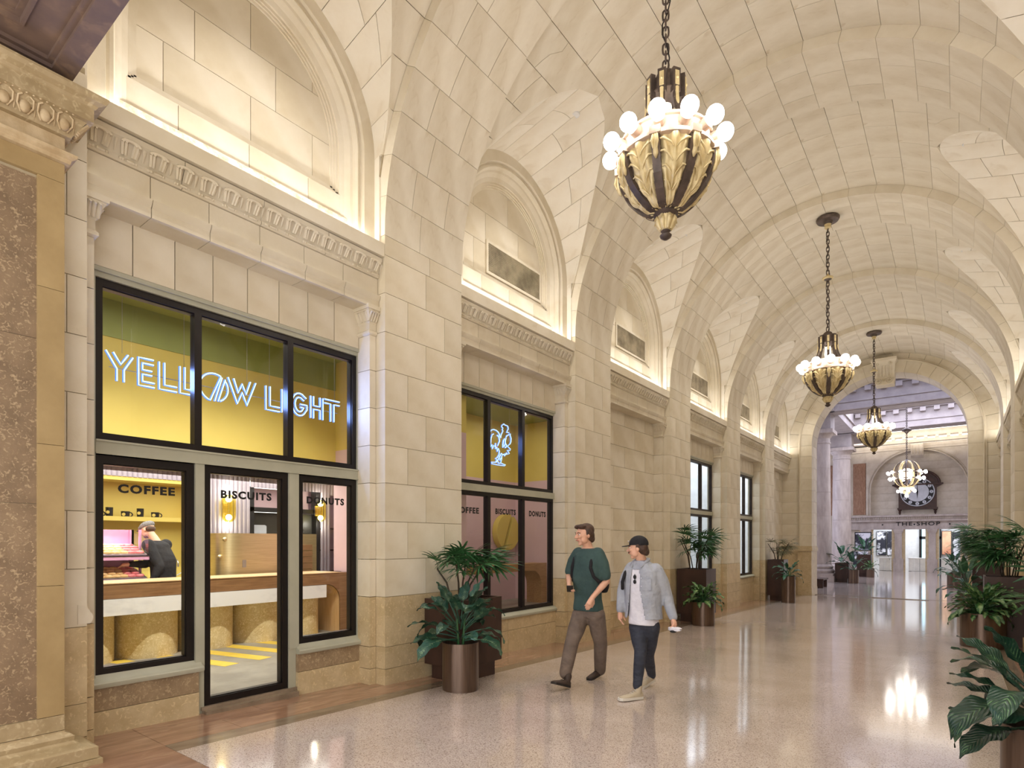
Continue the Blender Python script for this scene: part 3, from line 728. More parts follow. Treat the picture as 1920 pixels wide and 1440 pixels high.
def frame_xy(m, x0, x1, y0, y1, wd, z0, z1):
    m.box(x0, x1, y0, y0 + wd, z0, z1).box(x0, x1, y1 - wd, y1, z0, z1).box(x0, x0 + wd, y0 + wd, y1 - wd, z0, z1).box(x1 - wd, x1, y0 + wd, y1 - wd, z0, z1)
frame_xy(sof, xa, xb, ya, yb, .12, 4.715, 5.0); frame_xy(sof, xa + .12, xb - .12, ya + .12, yb - .12, .03, 4.74, 5.0)
frame_xy(sof, xa + .15, xb - .15, ya + .15, yb - .15, .16, 4.765, 5.0); frame_xy(sof, xa + .31, xb - .31, ya + .31, yb - .31, .02, 4.75, 5.0)
frame_xy(sof, xa + .33, xb - .33, ya + .33, yb - .33, .03, 4.785, 5.0)
sof.box(xa + .3, xb - .3, ya + .3, yb - .3, 4.80, 5.0)
ob('coffered_soffit', sof, 'shaded_soffit', en)
ob('entry_wall', MB().box(-5.6, 1.5, 1.05, 1.325, 4.95, 8.9), 'limestone', en)
# white repaired pier strip beside the pilaster is part of wall_left; chipped lower edge
ch = MB().prism([(1.44, 1.00), (1.515, 1.0), (1.53, 1.02), (1.535, 1.05), (1.525, 1.075), (1.515, 1.08), (1.512, 1.10), (1.50, 1.11), (1.495, 1.13), (1.44, 1.14)], -5.09, -5.045, 'x')
ob('plaster_repair', ch, 'vault_stone', en, 30)
# ================================================================ WINDOWS
wn = [0]
def win_struct(label, door=False, loc=(0, 0, 0)):
    wn[0] += 1
    return struct(('door_%d' % 1) if door else 'window_%d' % wn[0], label, loc)
GX = -5.47
def framed(parent, y0, y1, z0, z1, wd=.055, mt='black_metal', mull=()):
    m = MB(); X0, X1 = -5.52, -5.435
    m.box(X0, X1, y0, y1, z0, z0 + wd).box(X0, X1, y0, y1, z1 - wd, z1).box(X0, X1, y0, y0 + wd, z0 + wd, z1 - wd).box(X0, X1, y1 - wd, y1, z0 + wd, z1 - wd)
    i_ = wd + .008
    for s_ in (0,):
        m.box(X0, X1 - .02, y0 + wd, y1 - wd, z0 + wd, z0 + i_).box(X0, X1 - .02, y0 + wd, y1 - wd, z1 - i_, z1 - wd).box(X0, X1 - .02, y0 + wd, y0 + i_, z0 + wd, z1 - wd).box(X0, X1 - .02, y1 - i_, y1 - wd, z0 + wd, z1 - wd)
    for q in mull: m.box(X0, X1, q - .032, q + .032, z0 + wd, z1 - wd)
    ob('frame', m, mt, parent)
    e = [y0 + wd] + [t for q in mull for t in (q - .032, q + .032)] + [y1 - wd]
    for a, b in zip(e[::2], e[1::2]): ob('pane', MB().box(GX - .003, GX + .003, a + .001, b - .001, z0 + wd + .001, z1 - wd - .001), 'pane_glass', parent)
def mould_box(m, y0, y1, z0, z1, x=-5.40):
    m.box(-5.56, x, y0, y1, z0, z1)
# bay 0: cafe front
w1 = win_struct('wide dark-framed upper shop window in three panes behind the white neon words')
framed(w1, 1.66, 4.19, 2.41, 3.70, mull=(2.455, 3.37))
m = MB(); mould_box(m, 1.585, 4.255, 3.70, 3.74, -5.41); mould_box(m, 1.585, 4.255, 3.74, 3.775, -5.385); mould_box(m, 1.585, 1.625, .45, 3.74, -5.385); mould_box(m, 1.625, 1.66, .45, 3.70, -5.41)
mould_box(m, 4.19, 4.22, .5, 3.70, -5.41); mould_box(m, 4.22, 4.255, .5, 3.74, -5.385); mould_box(m, 1.66, 4.19, 2.295, 2.41, -5.405); mould_box(m, 1.66, 4.19, 2.395, 2.41, -5.39); mould_box(m, 1.66, 4.19, 2.295, 2.305, -5.395)
mould_box(m, 2.42, 2.50, .44, 2.295, -5.41); mould_box(m, 2.44, 2.50, FZ(2.5), .5, -5.42); mould_box(m, 3.34, 3.45, .5, 2.295, -5.41); mould_box(m, 3.34, 3.42, FZ(3.4), .5, -5.42)
ob('casing', m, 'casing', w1)
w2 = win_struct('tall dark-framed shop window lettered COFFEE left of the cafe door'); framed(w2, 1.655, 2.42, .515, 2.29, .065)
w3 = win_struct('dark-framed shop window lettered DONUTS right of the cafe door'); framed(w3, 3.45, 4.19, .535, 2.29, .06)
for t, a, b in ((w2, 1.585, 2.47), (w3, 3.42, 4.27)):
    ob('sill', MB().prism([(-5.56, .44), (-5.355, .44), (-5.35, .45), (-5.35, .475), (-5.36, .487), (-5.385, .495), (-5.41, .515), (-5.43, .535), (-5.56, .535)], a, b), 'casing', t, 30)
d1 = win_struct('dark-framed glass cafe door lettered BISCUITS', True); framed(d1, 2.50, 3.34, .105, 2.295, .062)
ob('door_step', MB().box(-5.60, -5.33, 2.48, 3.40, -.02, .075).box(-5.6, -5.40, 2.47, 3.43, .075, .105), 'grey_marble', d1)
p0 = PX(221, 928, -5.463); p1 = PX(328, 931, -5.463)
def glass_text(par, s, u0, v0, u1, v1, hpx, X=-5.462):
    a = PX(u0, v0, X); b = PX(u1, v1, X); D = -sin(TH) * a.x + cos(TH) * a.y
    me = place_text_x(text_mesh(s, b.y - a.y, hpx * D / FPX * 1.0, .002, .045), a)
    o = ob('lettering', me, None, par); o['label'] = 'dark capital letters reading ' + s; return o
glass_text(w2, 'COFFEE', 221, 924, 328, 929, 17); glass_text(d1, 'BISCUITS', 414, 934, 509, 939, 15.5); glass_text(w3, 'DONUTS', 575, 944, 645, 948, 13.5)
# bays 1,3,4
wl = {1: 'neon rooster window of the second bay', 3: 'pale-lit window beyond the blind bay', 4: 'last pale-lit window before the end arch'}
for i in (1, 3, 4):
    a, b = BAYS[i]; y0, y1 = a + .17, b - .08
    t1 = win_struct('upper sash of the %s, three dark-framed panes' % wl[i]); t2 = win_struct('lower sash of the %s, three dark-framed panes' % wl[i])
    q = [y0 + (y1 - y0) / 3, y0 + 2 * (y1 - y0) / 3]
    framed(t1, y0, y1, 2.41, 3.71, .05, 'black_metal' if i == 1 else 'bronze_metal', q); framed(t2, y0, y1, .52, 2.31, .05, 'black_metal' if i == 1 else 'bronze_metal', q)
    m = MB(); mould_box(m, y0 - .08, y1 + .07, 3.71, 3.745, -5.41); mould_box(m, y0 - .08, y1 + .07, 3.745, 3.78, -5.385)
    for s_, yy in ((-1, y0), (1, y1)):
        mould_box(m, *sorted((yy, yy + s_ * .035)), .5, 3.71, -5.41); mould_box(m, *sorted((yy + s_ * .035, yy + s_ * .07)), .5, 3.745, -5.385)
    mould_box(m, y0, y1, 2.31, 2.41, -5.405)
    ob('casing', m, 'casing', t1)
    ob('sill', MB().prism([(-5.56, .44), (-5.355, .44), (-5.35, .45), (-5.35, .475), (-5.36, .487), (-5.41, .515), (-5.56, .525)], y0 - .09, y1 + .085), 'casing', t2, 30)
    if i == 1:
        glass_text(t2, 'COFFEE', 853, 961, 898, 963, 12); glass_text(t2, 'BISCUITS', 929, 964, 967, 966, 11); glass_text(t2, 'DONUTS', 992, 968, 1023, 969, 10.5)
# ================================================================ CAFE INTERIOR SHELL
cf = struct('floor.002', 'grey concrete cafe floor with slanted yellow painted stripes')
ob('concrete_slab', MB().box(-11.6, -5.60, .2, 12.4, -.1, .095), 'concrete', cf)
for k in range(11):
    y = .75 + .46 * k
    ob('yellow_stripe', MB().prism([(-8.45, y + .10), (-8.45, y + .30), (-7.05 - .10 * abs(k - 5) ** 1.3 * .4, y + .62), (-7.0 - .10 * abs(k - 5) ** 1.3 * .4, y + .42)], .09, .0975, 'z'), 'yellow_line', cf)
cw = struct('wall_cafe', 'cafe interior walls: yellow niche, lilac ribbed panelling, green and pink paint')
NX = -10.9; BXX = -10.4
ob('niche_wall', MB().box(NX - .1, NX, .2, 4.78, .09, 2.8), 'yellow_paint', cw)
ob('niche_header', MB().box(NX, BXX, .2, 4.78, 2.56, 2.62), 'yellow_paint', cw)
def ribbed(y0, y1, z0, z1, X=BXX):
    m = MB(); n = int((y1 - y0) / .072); st = (y1 - y0) / n
    pts = []
    for i in range(n):
        for q in range(6):
            a = pi * q / 5; pts.append((X + .022 * sin(a), y0 + st * (i + .06 + .88 * (1 - cos(a)) / 2)))
    k = len(pts); m.add([(x, y, z) for z in (z0, z1) for x, y in pts], [(i, i + 1, k + i + 1, k + i) for i in range(k - 1)])
    return ob('ribbed_panel', m, 'rib_panel', cw, 50, kind='stuff', fix=False)
ribbed(.2, 4.78, 2.62, 2.80); yd0 = PX(469, 950, BXX).y; yd1 = yd0 + 1.5
ribbed(4.78, yd0, .09, 2.8); ribbed(yd0, yd1, 2.60, 2.8); ribbed(yd1, PX(619, 950, BXX).y, .09, 2.8); ribbed(PX(619, 950, BXX).y, 8.6, 2.55, 2.8)
ob('niche_return', MB().box(NX, BXX, 4.78, 4.83, .09, 2.62), 'yellow_paint', cw)
dd = struct('door_2', 'dark kitchen door with a pale notice and pink transom in the ribbed cafe wall')
ob('door_frame', MB().box(-10.6, -10.42, yd0, yd0 + .09, .09, 2.62).box(-10.6, -10.42, yd1 - .09, yd1, .09, 2.62).box(-10.6, -10.42, yd0, yd1, 2.16, 2.24), 'black', dd)
ob('transom', MB().box(-10.75, -10.70, yd0 + .09, yd1 - .09, 2.24, 2.62), 'pink_paint', dd)
ob('leaf', MB().box(-10.62, -10.56, yd0 + .10, yd1 - .10, .1, 2.15), 'dark_door', dd)
pp = PX(486, 1004, -10.54); ob('notice', MB().prism([(pp.y + .15 * (1 if a in (0, 1, 6, 7) else -1) * (1 if a in (0, 7, 3, 4) else .8), pp.z + .2 * (1 if a < 4 else -1) * (.9 if a in (0, 7, 3, 4) else 1)) for a in range(8)], -10.55, -10.545, 'x'), 'clock_face', dd)
ob('lower_ceiling', MB().box(-11.1, -8.5, .2, 6.25, 2.80, 2.86).box(-11.1, BXX + .02, 6.25, 8.6, 2.8, 2.86), 'mesh_metal', cw)
pf = MB()
for k in range(60): pf.box(-10.4, -8.52, .2 + .1 * k, .2 + .1 * k + .05, 2.785, 2.80)
ob('ceiling_battens', pf, 'mesh_metal', cw, kind='stuff')
ob('fascia', MB().box(-8.6, -8.5, .2, 6.12, 2.80, 4.18), 'yellow_paint', cw)
ob('green_band', MB().box(-8.6, -8.49, .2, 6.12, 4.18, 4.65), 'green_paint', cw)
ob('soffit', MB().box(-10.9, -5.6, .2, 12.4, 4.65, 4.75), 'green_paint', cw)
ob('partition', MB().box(-8.55, -5.6, 6.12, 6.24, 3.15, 4.65), 'yellow_paint', cw); ob('partition_lower', MB().box(-8.55, -7.9, 6.12, 6.24, 1.09, 3.15), 'pink_paint', cw)
ob('partition_lower', MB().box(-7.9, -5.6, 6.12, 6.24, .09, 3.15), 'pink_paint', cw)
ob('side_wall', MB().box(-11, -5.6, .1, .2, .09, 4.7), 'yellow_paint', cw)
ob('back_wall_pink', MB().box(-9.4, -9.3, 6.9, 12.4, .09, 3.15), 'pink_paint', cw); ob('back_wall_yellow', MB().box(-9.4, -9.3, 6.9, 12.4, 3.15, 4.65), 'yellow_paint', cw)
ob('pink_return', MB().box(-9.3, -5.6, 12.3, 12.4, .09, 3.15), 'pink_paint', cw); ob('yellow_return', MB().box(-9.3, -5.6, 12.3, 12.4, 3.15, 4.65), 'yellow_paint', cw)
ob('end_wall', MB().box(-11, -9.35, 8.6, 8.7, .09, 2.8), 'pink_paint', cw)
for z in (.5, .95, 1.4, 1.85): ob('shelf_board', MB().box(-10.8, -10.45, PX(619, 950, BXX).y, 8.5, z, z + .03), 'bronze_metal', cw)
ob('shelf_back', MB().box(-10.95, -10.9, 7.0, 8.7, .09, 2.8), 'lilac_paint', cw)
# office rooms behind bays 3-4
ow = struct('wall_office', 'pale office walls behind the far windows')
ob('office_wall', MB().box(-9.4, -9.3, 13.5, 24, -.4, 4.6), 'white_paint', ow); ob('office_ceiling', MB().box(-9.4, -5.6, 13.5, 24, 4.5, 4.6), 'white_paint', ow)
ob('office_floor', MB().box(-9.4, -5.6, 13.5, 24, -.5, -.3), 'white_paint', ow)
ob('office_wall', MB().box(-9.4, -5.6, 23.9, 24, -.3, 4.6), 'white_paint', ow); ob('office_wall', MB().box(-9.4, -5.6, 13.4, 13.5, -.3, 4.6), 'white_paint', ow)
ob('office_partition', MB().box(-9.4, -5.7, 19.0, 19.12, -.3, 4.6), 'white_paint', ow)
for y in (14.9, 20.6):
    ob('wall_picture', MB().box(-9.3, -9.27, y, y + 1.2, 1.2, 2.1), 'grey_marble', ow)
# ================================================================ CONCOURSE
hc = struct('ceiling.006', 'coffered concourse ceiling with deep moulded beams beyond the arch')
ob('ceiling_slab', MB().box(-12.5, 6, 25.1, 47, 9.4, 9.6), 'hall_ceiling', hc)
for yb_ in (33.0, 40.0):
    m = MB().box(-12, 6, yb_ - .6, yb_ + .6, 8.0, 9.4).box(-12, 6, yb_ - .66, yb_ + .66, 8.35, 8.42).box(-12, 6, yb_ - .75, yb_ + .75, 9.0, 9.08).box(-12, 6, yb_ - .95, yb_ + .95, 9.08, 9.22).box(-12, 6, yb_ - .4, yb_ + .4, 7.97, 8.0)
    bm_ = ob('ceiling_beam', m, 'hall_ceiling', hc)
    mo = MB()
    for k in range(28):
        x = -11.6 + .62 * k
        for sg in (-1, 1): mo.box(x, x + .26, *sorted((yb_ + sg * .6, yb_ + sg * .86)), 8.78, 9.0)
    ob('modillions', mo, 'hall_ceiling', bm_, kind='stuff')
for xx in (-5.45, 3.6):
    ob('ceiling_beam', MB().box(xx - .6, xx + .6, 25.1, 46, 8.0, 9.4).box(xx - .68, xx + .68, 25.1, 46, 8.35, 8.45), 'hall_ceiling', hc)
wc = struct('wall_concourse', 'far concourse wall with arched recess, dentil cornice and shopfront piers lettered THE SHOP')
HY_ = 46.0
# facade wall with arched recess
def arch_wall(parent, xc, r, zs, z0, z1, x0, x1, y, mt, name):
    n = 32; pts = [(x0, z0), (xc - r, z0)] + [(xc - r * cos(pi * k / n), zs + r * sin(pi * k / n)) for k in range(n + 1)] + [(xc + r, z0), (x1, z0)]
    up = [(x0, z1), (xc - r, z1)] + [(xc - r * cos(pi * k / n), z1) for k in range(n + 1)] + [(xc + r, z1), (x1, z1)]
    k = len(pts); m = MB().add([(p[0], y, p[1]) for p in pts] + [(p[0], y, p[1]) for p in up], [(i, i + 1, k + i + 1, k + i) for i in range(k - 1)])
    m.add([(p[0], y, p[1]) for p in pts[1:-1]] + [(p[0], y + .35, p[1]) for p in pts[1:-1]], [(i, i + 1, k - 2 + i + 1, k - 2 + i) for i in range(k - 3)])
    return ob(name, m, mt, parent, fix=False)
arch_wall(wc, -2.12, 2.62, 4.95, 3.3, 7.9, -5.0, 6, HY_ + .1, 'hall_stone', 'arched_wall')
m = MB(); 
for r_, y_, w_ in ((2.62, HY_ + .06, .05), (2.74, HY_ + .08, .03)):
    m.tube([(-2.12 - r_, y_, 3.3)] + [(-2.12 - r_ * cos(pi * k / 32), y_, 4.95 + r_ * sin(pi * k / 32)) for k in range(33)] + [(-2.12 + r_, y_, 3.3)], w_, 6)
ob('arch_moulding', m, 'hall_stone', wc, 60)
for k in range(9):
    for j in range(7):
        x0 = -4.85 + 1.12 * j + (.5 if k % 2 else 0) - .5
        block(wc, x0, x0 + 1.12, HY_ + .42, HY_ + .5, 3.3 + .5 * k, 3.8 + .5 * k, 'hall_stone', .006)
ob('recess_back', MB().box(-5.2, 1.4, HY_ + .46, HY_ + .6, 3.2, 7.9), 'mortar', wc)
ob('marble_wall', MB().box(-12, -5.7, HY_ + .2, HY_ + .3, -.5, 8), 'hall_stone', wc)
ob('panel_surround', MB().box(-5.8, -4.95, HY_ + .14, HY_ + .3, -.5, 8), 'hall_stone', wc)
ob('marble_panel', MB().box(-5.75, -4.98, HY_ + .1, HY_ + .2, 3.4, 6.9), 'pink_marble', wc)
ob('marble_panel', MB().box(-7.9, -6.6, HY_ + .1, HY_ + .2, 3.4, 6.9), 'pink_marble', wc)
cn = MB().box(-12, 6, HY_ - .05, HY_ + .2, 7.6, 7.75).box(-12, 6, HY_ - .12, HY_ + .2, 7.75, 7.95).box(-12, 6, HY_ - .3, HY_ + .2, 8.0, 8.2).box(-12, 6, HY_ - .7, HY_ + .2, 8.35, 8.5).box(-12, 6, HY_ - .8, HY_ + .2, 8.5, 8.7)
for k in range(30): cn.box(-11.6 + .58 * k, -11.42 + .58 * k, HY_ - .55, HY_, 8.2, 8.35)
ob('wall_cornice', cn, 'hall_stone', wc)
kk = MB().prism([(7.9, HY_), (7.9, HY_ - .45), (7.55, HY_ - .42), (7.3, HY_ - .3), (7.15, HY_ - .32), (7.05, HY_ - .2), (7.0, HY_)], -2.45, -1.78, 'x')
kk.v = [(x, z, y) for x, y, z in kk.v]
for q in range(4): kk.tube([(-2.38 + .17 * q, HY_ - .44, 7.8), (-2.38 + .17 * q, HY_ - .4, 7.5), (-2.38 + .17 * q, HY_ - .3, 7.25)], .04, 6)
ob('keystone', kk, 'hall_stone', wc, 40)
en2 = MB().box(-5.9, 2.5, HY_ - .25, HY_ + .3, 2.9, 3.05).box(-5.9, 2.5, HY_ - .4, HY_ + .3, 3.2, 3.32).box(-5.9, 2.5, HY_ - .05, HY_ + .3, 2.45, 2.9).box(-5.9, 2.5, HY_ - .1, HY_ + .3, 2.38, 2.45)
ob('shop_entablature', en2, 'column_stone', wc)
dn = MB()
for k in range(84): dn.box(-5.85 + .1 * k, -5.79 + .1 * k, HY_ - .33, HY_ - .25, 3.05, 3.2)
ob('dentils', dn, 'column_stone', wc, kind='stuff'); ob('dentil_bed', MB().box(-5.9, 2.5, HY_ - .27, HY_, 3.05, 3.2), 'mortar', wc)
for (xa_, xb_) in ((-5.38, -4.57), (-3.51, -2.77), (-1.69, -.97), (.10, .8), (1.9, 2.5)):
    p = ob('shop_pier', MB().box(xa_, xb_, HY_ - .02, HY_ + .3, -.5, 2.4), 'tan_stone', wc)
    xm0, xm1 = xa_ + .17, xb_ - .17
    ob('shop_pilaster', MB().box(xm0, xm1, HY_ - .12, HY_, .5, 2.15).box(xm0 - .04, xm1 + .04, HY_ - .15, HY_, 2.15, 2.25).box(xm0 - .08, xm1 + .08, HY_ - .18, HY_, 2.25, 2.38).box(xm0 - .05, xm1 + .05, HY_ - .16, HY_, .4, .5).box(xm0 - .1, xm1 + .1, HY_ - .18, HY_, .3, .4).box(xm0 - .08, xm1 + .08, HY_ - .16, HY_, -.5, .3), 'column_stone', wc)
me = text_mesh('THE SHOP', 2.35, .24, .03, .01, mt='black'); me.transform(Matrix.Translation((-3.27, HY_ - .08, 2.62)) @ Matrix.Rotation(pi / 2, 4, 'X')); ob('lettering', me, None, wc)['label'] = 'dark capital letters reading THE SHOP'
for x in (-4.02, -2.27, -.43): 
    o = ob('letter_dot', MB().lathe([(.001, -.03), (.05, -.03), (.05, .0)], 12), 'black', wc); o.rotation_euler[0] = pi / 2; o.location = (x, HY_ - .06, 2.70)
ob('lobby_wall', MB().box(3.9, 4.0, 25, 46.5, -.5, 9.4), 'hall_stone', wc); ob('lobby_wall', MB().box(-12.5, -12.4, 25, 46.5, -.5, 9.4), 'hall_stone', wc)
for sg in (-1, 1):
    a, b = sorted((XC + sg * 3.3, XC + sg * 10)); ob('near_wall', MB().box(a, b, 25.0, 25.1, -.5, 9.4), 'hall_stone', wc)
ob('near_wall', MB().box(XC - 3.4, XC + 3.4, 25.0, 25.09, 7.6, 9.4), 'hall_stone', wc)
# shop interior
sp = struct('wall_shop', 'bright shop interior with graphic panels seen through the far openings')
ob('shop_back', MB().box(-6, 2.5, 50.4, 50.5, -.5, 3), 'white_paint', sp); ob('shop_ceiling', MB().box(-6, 2.5, HY_ + .3, 50.5, 3.0, 3.1), 'dark_door', sp)
ob('shop_side', MB().box(-6.1, -6, HY_ + .3, 50.5, -.5, 3), 'white_paint', sp); ob('shop_side', MB().box(2.5, 2.6, HY_ + .3, 50.5, -.5, 3), 'white_paint', sp)
ob('shop_doorway', MB().box(-2.2, -2.05, 50.25, 50.4, -.5, 2.6).box(-1.05, -.95, 50.25, 50.4, -.5, 2.6).box(-2.2, -.95, 50.25, 50.4, 1.75, 1.95).box(-2.2, -.95, 50.25, 50.4, 2.5, 2.6), 'black', sp)
ob('door_glass', MB().box(-2.05, -1.05, 50.35, 50.4, -.4, 2.5), 'daylight_glass', sp)
# ================================================================ COLUMNS AND CLOCK
for i, yy in enumerate((33.2, 40.2)):
    x0 = -5.62
    e = emp('column', (0, 0, 0), ['tall round stone column nearest the arch, on a square plinth', 'tall round stone column farther back beside the potted plants'][i], 'column', 'concourse columns')
    prof = [(.74, .42), (.76, .47), (.76, .55), (.70, .62), (.66, .66), (.70, .70), (.70, .76), (.64, .82), (.605, .86)]
    ob('base', MB().lathe([(.62, .40)] + prof + [(.59, .90)], 40), 'column_stone', e, 40)
    ob('plinth', MB().box(-.85, .85, -.85, .85, -.0, .30).box(-.80, .80, -.80, .80, .30, .42), 'column_stone', e)
    zz = [.88, 2.1, 3.3, 4.5, 5.7, 6.95]
    for a, b in zip(zz, zz[1:]):
        ra, rb = .60 - .012 * (a - .9), .60 - .012 * (b - .9)
        ob('drum', MB().lathe([(ra, a + .003), (rb, b - .003)], 40), 'column_stone', e, 40)
    ob('capital', MB().lathe([(.53, 6.95), (.56, 6.96), (.56, 7.02), (.53, 7.04), (.53, 7.22), (.56, 7.24), (.66, 7.36), (.70, 7.44)], 40), 'column_stone', e, 40)
    ob('abacus', MB().box(-.78, .78, -.78, .78, 7.44, 7.62), 'column_stone', e)
    ob('impost', MB().box(-.66, .66, -.66, .66, 7.62, 8.5), 'hall_ceiling', e)
    e.location = (x0, yy, HF); e.scale = (.88, .88, 1)
ck = emp('wall_clock', (0, 0, 0), 'large round wall clock in an arched dark wooden case with a black numeral ring', 'clock')
def ring_prism(m, pts, y0, y1): m.prism(pts, y0, y1, 'y')
R_ = .98
body = [(-1.02, -1.05)] + [(-1.02, .28), (-1.28, .42), (-1.32, .52), (-1.10, .52)] + [(-1.12 * cos(pi * k / 20), .55 + .80 * sin(pi * k / 20)) for k in range(1, 20)] + [(1.10, .52), (1.32, .52), (1.28, .42), (1.02, .28), (1.02, -1.05)]
ob('case', MB().prism(body, -.12, .1, 'y'), 'clock_wood', ck)
rim = MB().tube([(-1.17 * cos(pi * k / 20), -.14, .55 + .85 * sin(pi * k / 20)) for k in range(21)], .07, 8); rim.box(-1.36, 1.36, -.2, .1, .45, .55)
ob('hood_moulding', rim, 'clock_wood', ck, 50); ob('base_moulding', MB().box(-1.08, 1.08, -.18, .1, -1.12, -1.0), 'clock_wood', ck)
for sg in (-1, 1):
    l = MB().lathe([(.01, -1.5), (.05, -1.45), (.03, -1.40), (.08, -1.33), (.05, -1.25), (.1, -1.18), (.1, -1.05)], 12, (sg * .95, -.05)); ob('finial', l, 'clock_wood', ck, 50)
rd = Matrix.Rotation(-pi / 2, 4, 'X')
def disc(r, t, z0=0): return MB().lathe([(.001, t), (r, t), (r, 0)], 40).xf(Matrix.Rotation(pi / 2, 4, 'X'))
ob('numeral_ring', disc(.88, .16), 'black', ck, 40); ob('dial', disc(.62, .17), 'clock_face', ck, 40)
m = MB().tube([(.9 * cos(2 * pi * k / 40), -.16, .9 * sin(2 * pi * k / 40)) for k in range(41)], .03, 6); ob('bezel', m, 'clock_face', ck, 50)
for k in range(12):
    a = pi / 2 - k * pi / 6; c = (.75 * cos(a), .75 * sin(a))
    n = ob('numeral_disc', disc(.10, .172).xf(Matrix.Translation((c[0], 0, c[1]))), 'clock_face', ck, 40)
    t = text_mesh(str(k or 12), .10 if (k or 12) > 9 else .055, .10, .004, .02, 'numeral'); t.transform(Matrix.Translation((c[0] - (.05 if (k or 12) > 9 else .028), -.174, c[1] - .05)) @ Matrix.Rotation(pi / 2, 4, 'X')); ob('numeral', t, None, n)
for a, L_, w_ in ((pi / 2 + .02, .60, .035), (-pi / 2 + .0, .44, .05)):
    m = MB().add([(-.06 * cos(a) - w_ * sin(a), -.19, -.06 * sin(a) + w_ * cos(a)), (-.06 * cos(a) + w_ * sin(a), -.19, -.06 * sin(a) - w_ * cos(a)), (L_ * cos(a), -.19, L_ * sin(a))], [(0, 1, 2)])
    m.add([(p[0], -.175, p[2]) for p in m.v[:3]], [(0, 2, 1)]); m.f += [(i, (i + 1) % 3, 3 + (i + 1) % 3, 3 + i) for i in range(3)]
    ob('hand', m, 'black', ck)
ck.location = (-2.12, 45.9 + .32, 4.80)
# ================================================================ SHOP FURNISHINGS SEEN THROUGH THE FAR OPENINGS
for k, (x0, x1) in enumerate([(-4.4, -3.4), (-2.7, -1.75), (-.9, .1)]):
    e = emp('display_counter', (0, 0, 0), 'low grey panelled counter in the %s opening of the far shop' % ['left', 'middle', 'right'][k], 'counter', 'far shop counters')
    for j in range(3): ob('front_panel', MB().box(x0 + (x1 - x0) * j / 3 + .01, x0 + (x1 - x0) * (j + 1) / 3 - .01, 47.9, 48.0, -.42, .42), 'white_paint', e)
    ob('worktop', MB().box(x0 - .02, x1 + .02, 47.85, 48.6, .42, .48), 'white_marble', e); ob('plinth', MB().box(x0, x1, 47.95, 48.5, -.5, -.42), 'black', e)
    e.location = (0, 0, 0)
mat('print_bw', sr(225, 225, 232), sr(40, 40, 52), .6, scale=1.4, detail=5, contrast=(.47, .53))
mat('print_warm', sr(232, 190, 150), sr(210, 120, 90), .6, scale=1.2, detail=3)
for k, (x0, x1, z0, z1, mt_, lab) in enumerate([(-4.1, -3.5, .6, 2.3, 'print_bw', 'black and white photo mural at the right of the left shop opening'), (-4.75, -4.2, .6, 2.3, 'print_bw', 'black and white photo mural at the left edge of the left shop opening'), (-.9, -.4, .7, 2.3, 'print_warm', 'warm orange and pink print in the right shop opening'), (-.3, .45, .6, 2.2, 'print_bw', 'tall framed grey print at the right of the right shop opening')]):
    e = emp('mural_panel', (0, 0, 0), lab, 'poster'); ob('print', MB().box(x0, x1, 50.28, 50.32, z0, z1), mt_, e); m = MB(); frame_xz = [(x0 - .03, x1 + .03, z0 - .03, z0), (x0 - .03, x1 + .03, z1, z1 + .03), (x0 - .03, x0, z0, z1), (x1, x1 + .03, z0, z1)]
    for a, b, c, d in frame_xz: m.box(a, b, 50.26, 50.34, c, d)
    ob('frame', m, 'black', e)
for k, (x, z) in enumerate([(-4.3, 2.75), (-3.75, 2.72), (-2.0, 2.7), (-.25, 2.74)]):
    o = ob('ceiling_spotlight', MB().ball((x, 47.6, z), .07, 10, 6), 'lamp_disc', None, 60); tag(o, 'small bright ceiling spotlight in the far shop, number %s from the left' % ['one', 'two', 'three', 'four'][k], 'light', 'far shop spotlights')
o = emp('framed_poster', (0, 0, 0), 'black and white framed photograph standing beside the far left column', 'poster')
ob('print', MB().box(-5.35, -4.5, 44.0, 44.05, 1.05, 2.15), 'print_bw', o); ob('frame', MB().box(-5.4, -5.35, 43.97, 44.08, -.5, 2.2).box(-4.5, -4.45, 43.97, 44.08, -.5, 2.2).box(-5.35, -4.5, 43.97, 44.08, 2.15, 2.2).box(-5.35, -4.5, 43.97, 44.08, 1.0, 1.05), 'black', o)
o = emp('photo_board', (0, 0, 0), 'low board of dark photographs beneath the framed photograph by the column', 'board')
ob('print', MB().box(-5.9, -4.6, 43.5, 43.55, -.1, .95), 'print_bw', o); ob('leg', MB().box(-5.8, -5.75, 43.45, 43.6, -.5, -.1), 'black', o); ob('leg', MB().box(-4.75, -4.7, 43.45, 43.6, -.5, -.1), 'black', o)
o = emp('bench', (0, 0, 0), 'low dark bench at the base of the nearest column', 'bench')
ob('seat', MB().box(-4.95, -4.6, 28.0, 29.2, -.08, -.02), 'clock_wood', o)
for y in (28.1, 29.0): ob('leg', MB().box(-4.92, -4.63, y, y + .08, -.5, -.08), 'clock_wood', o)
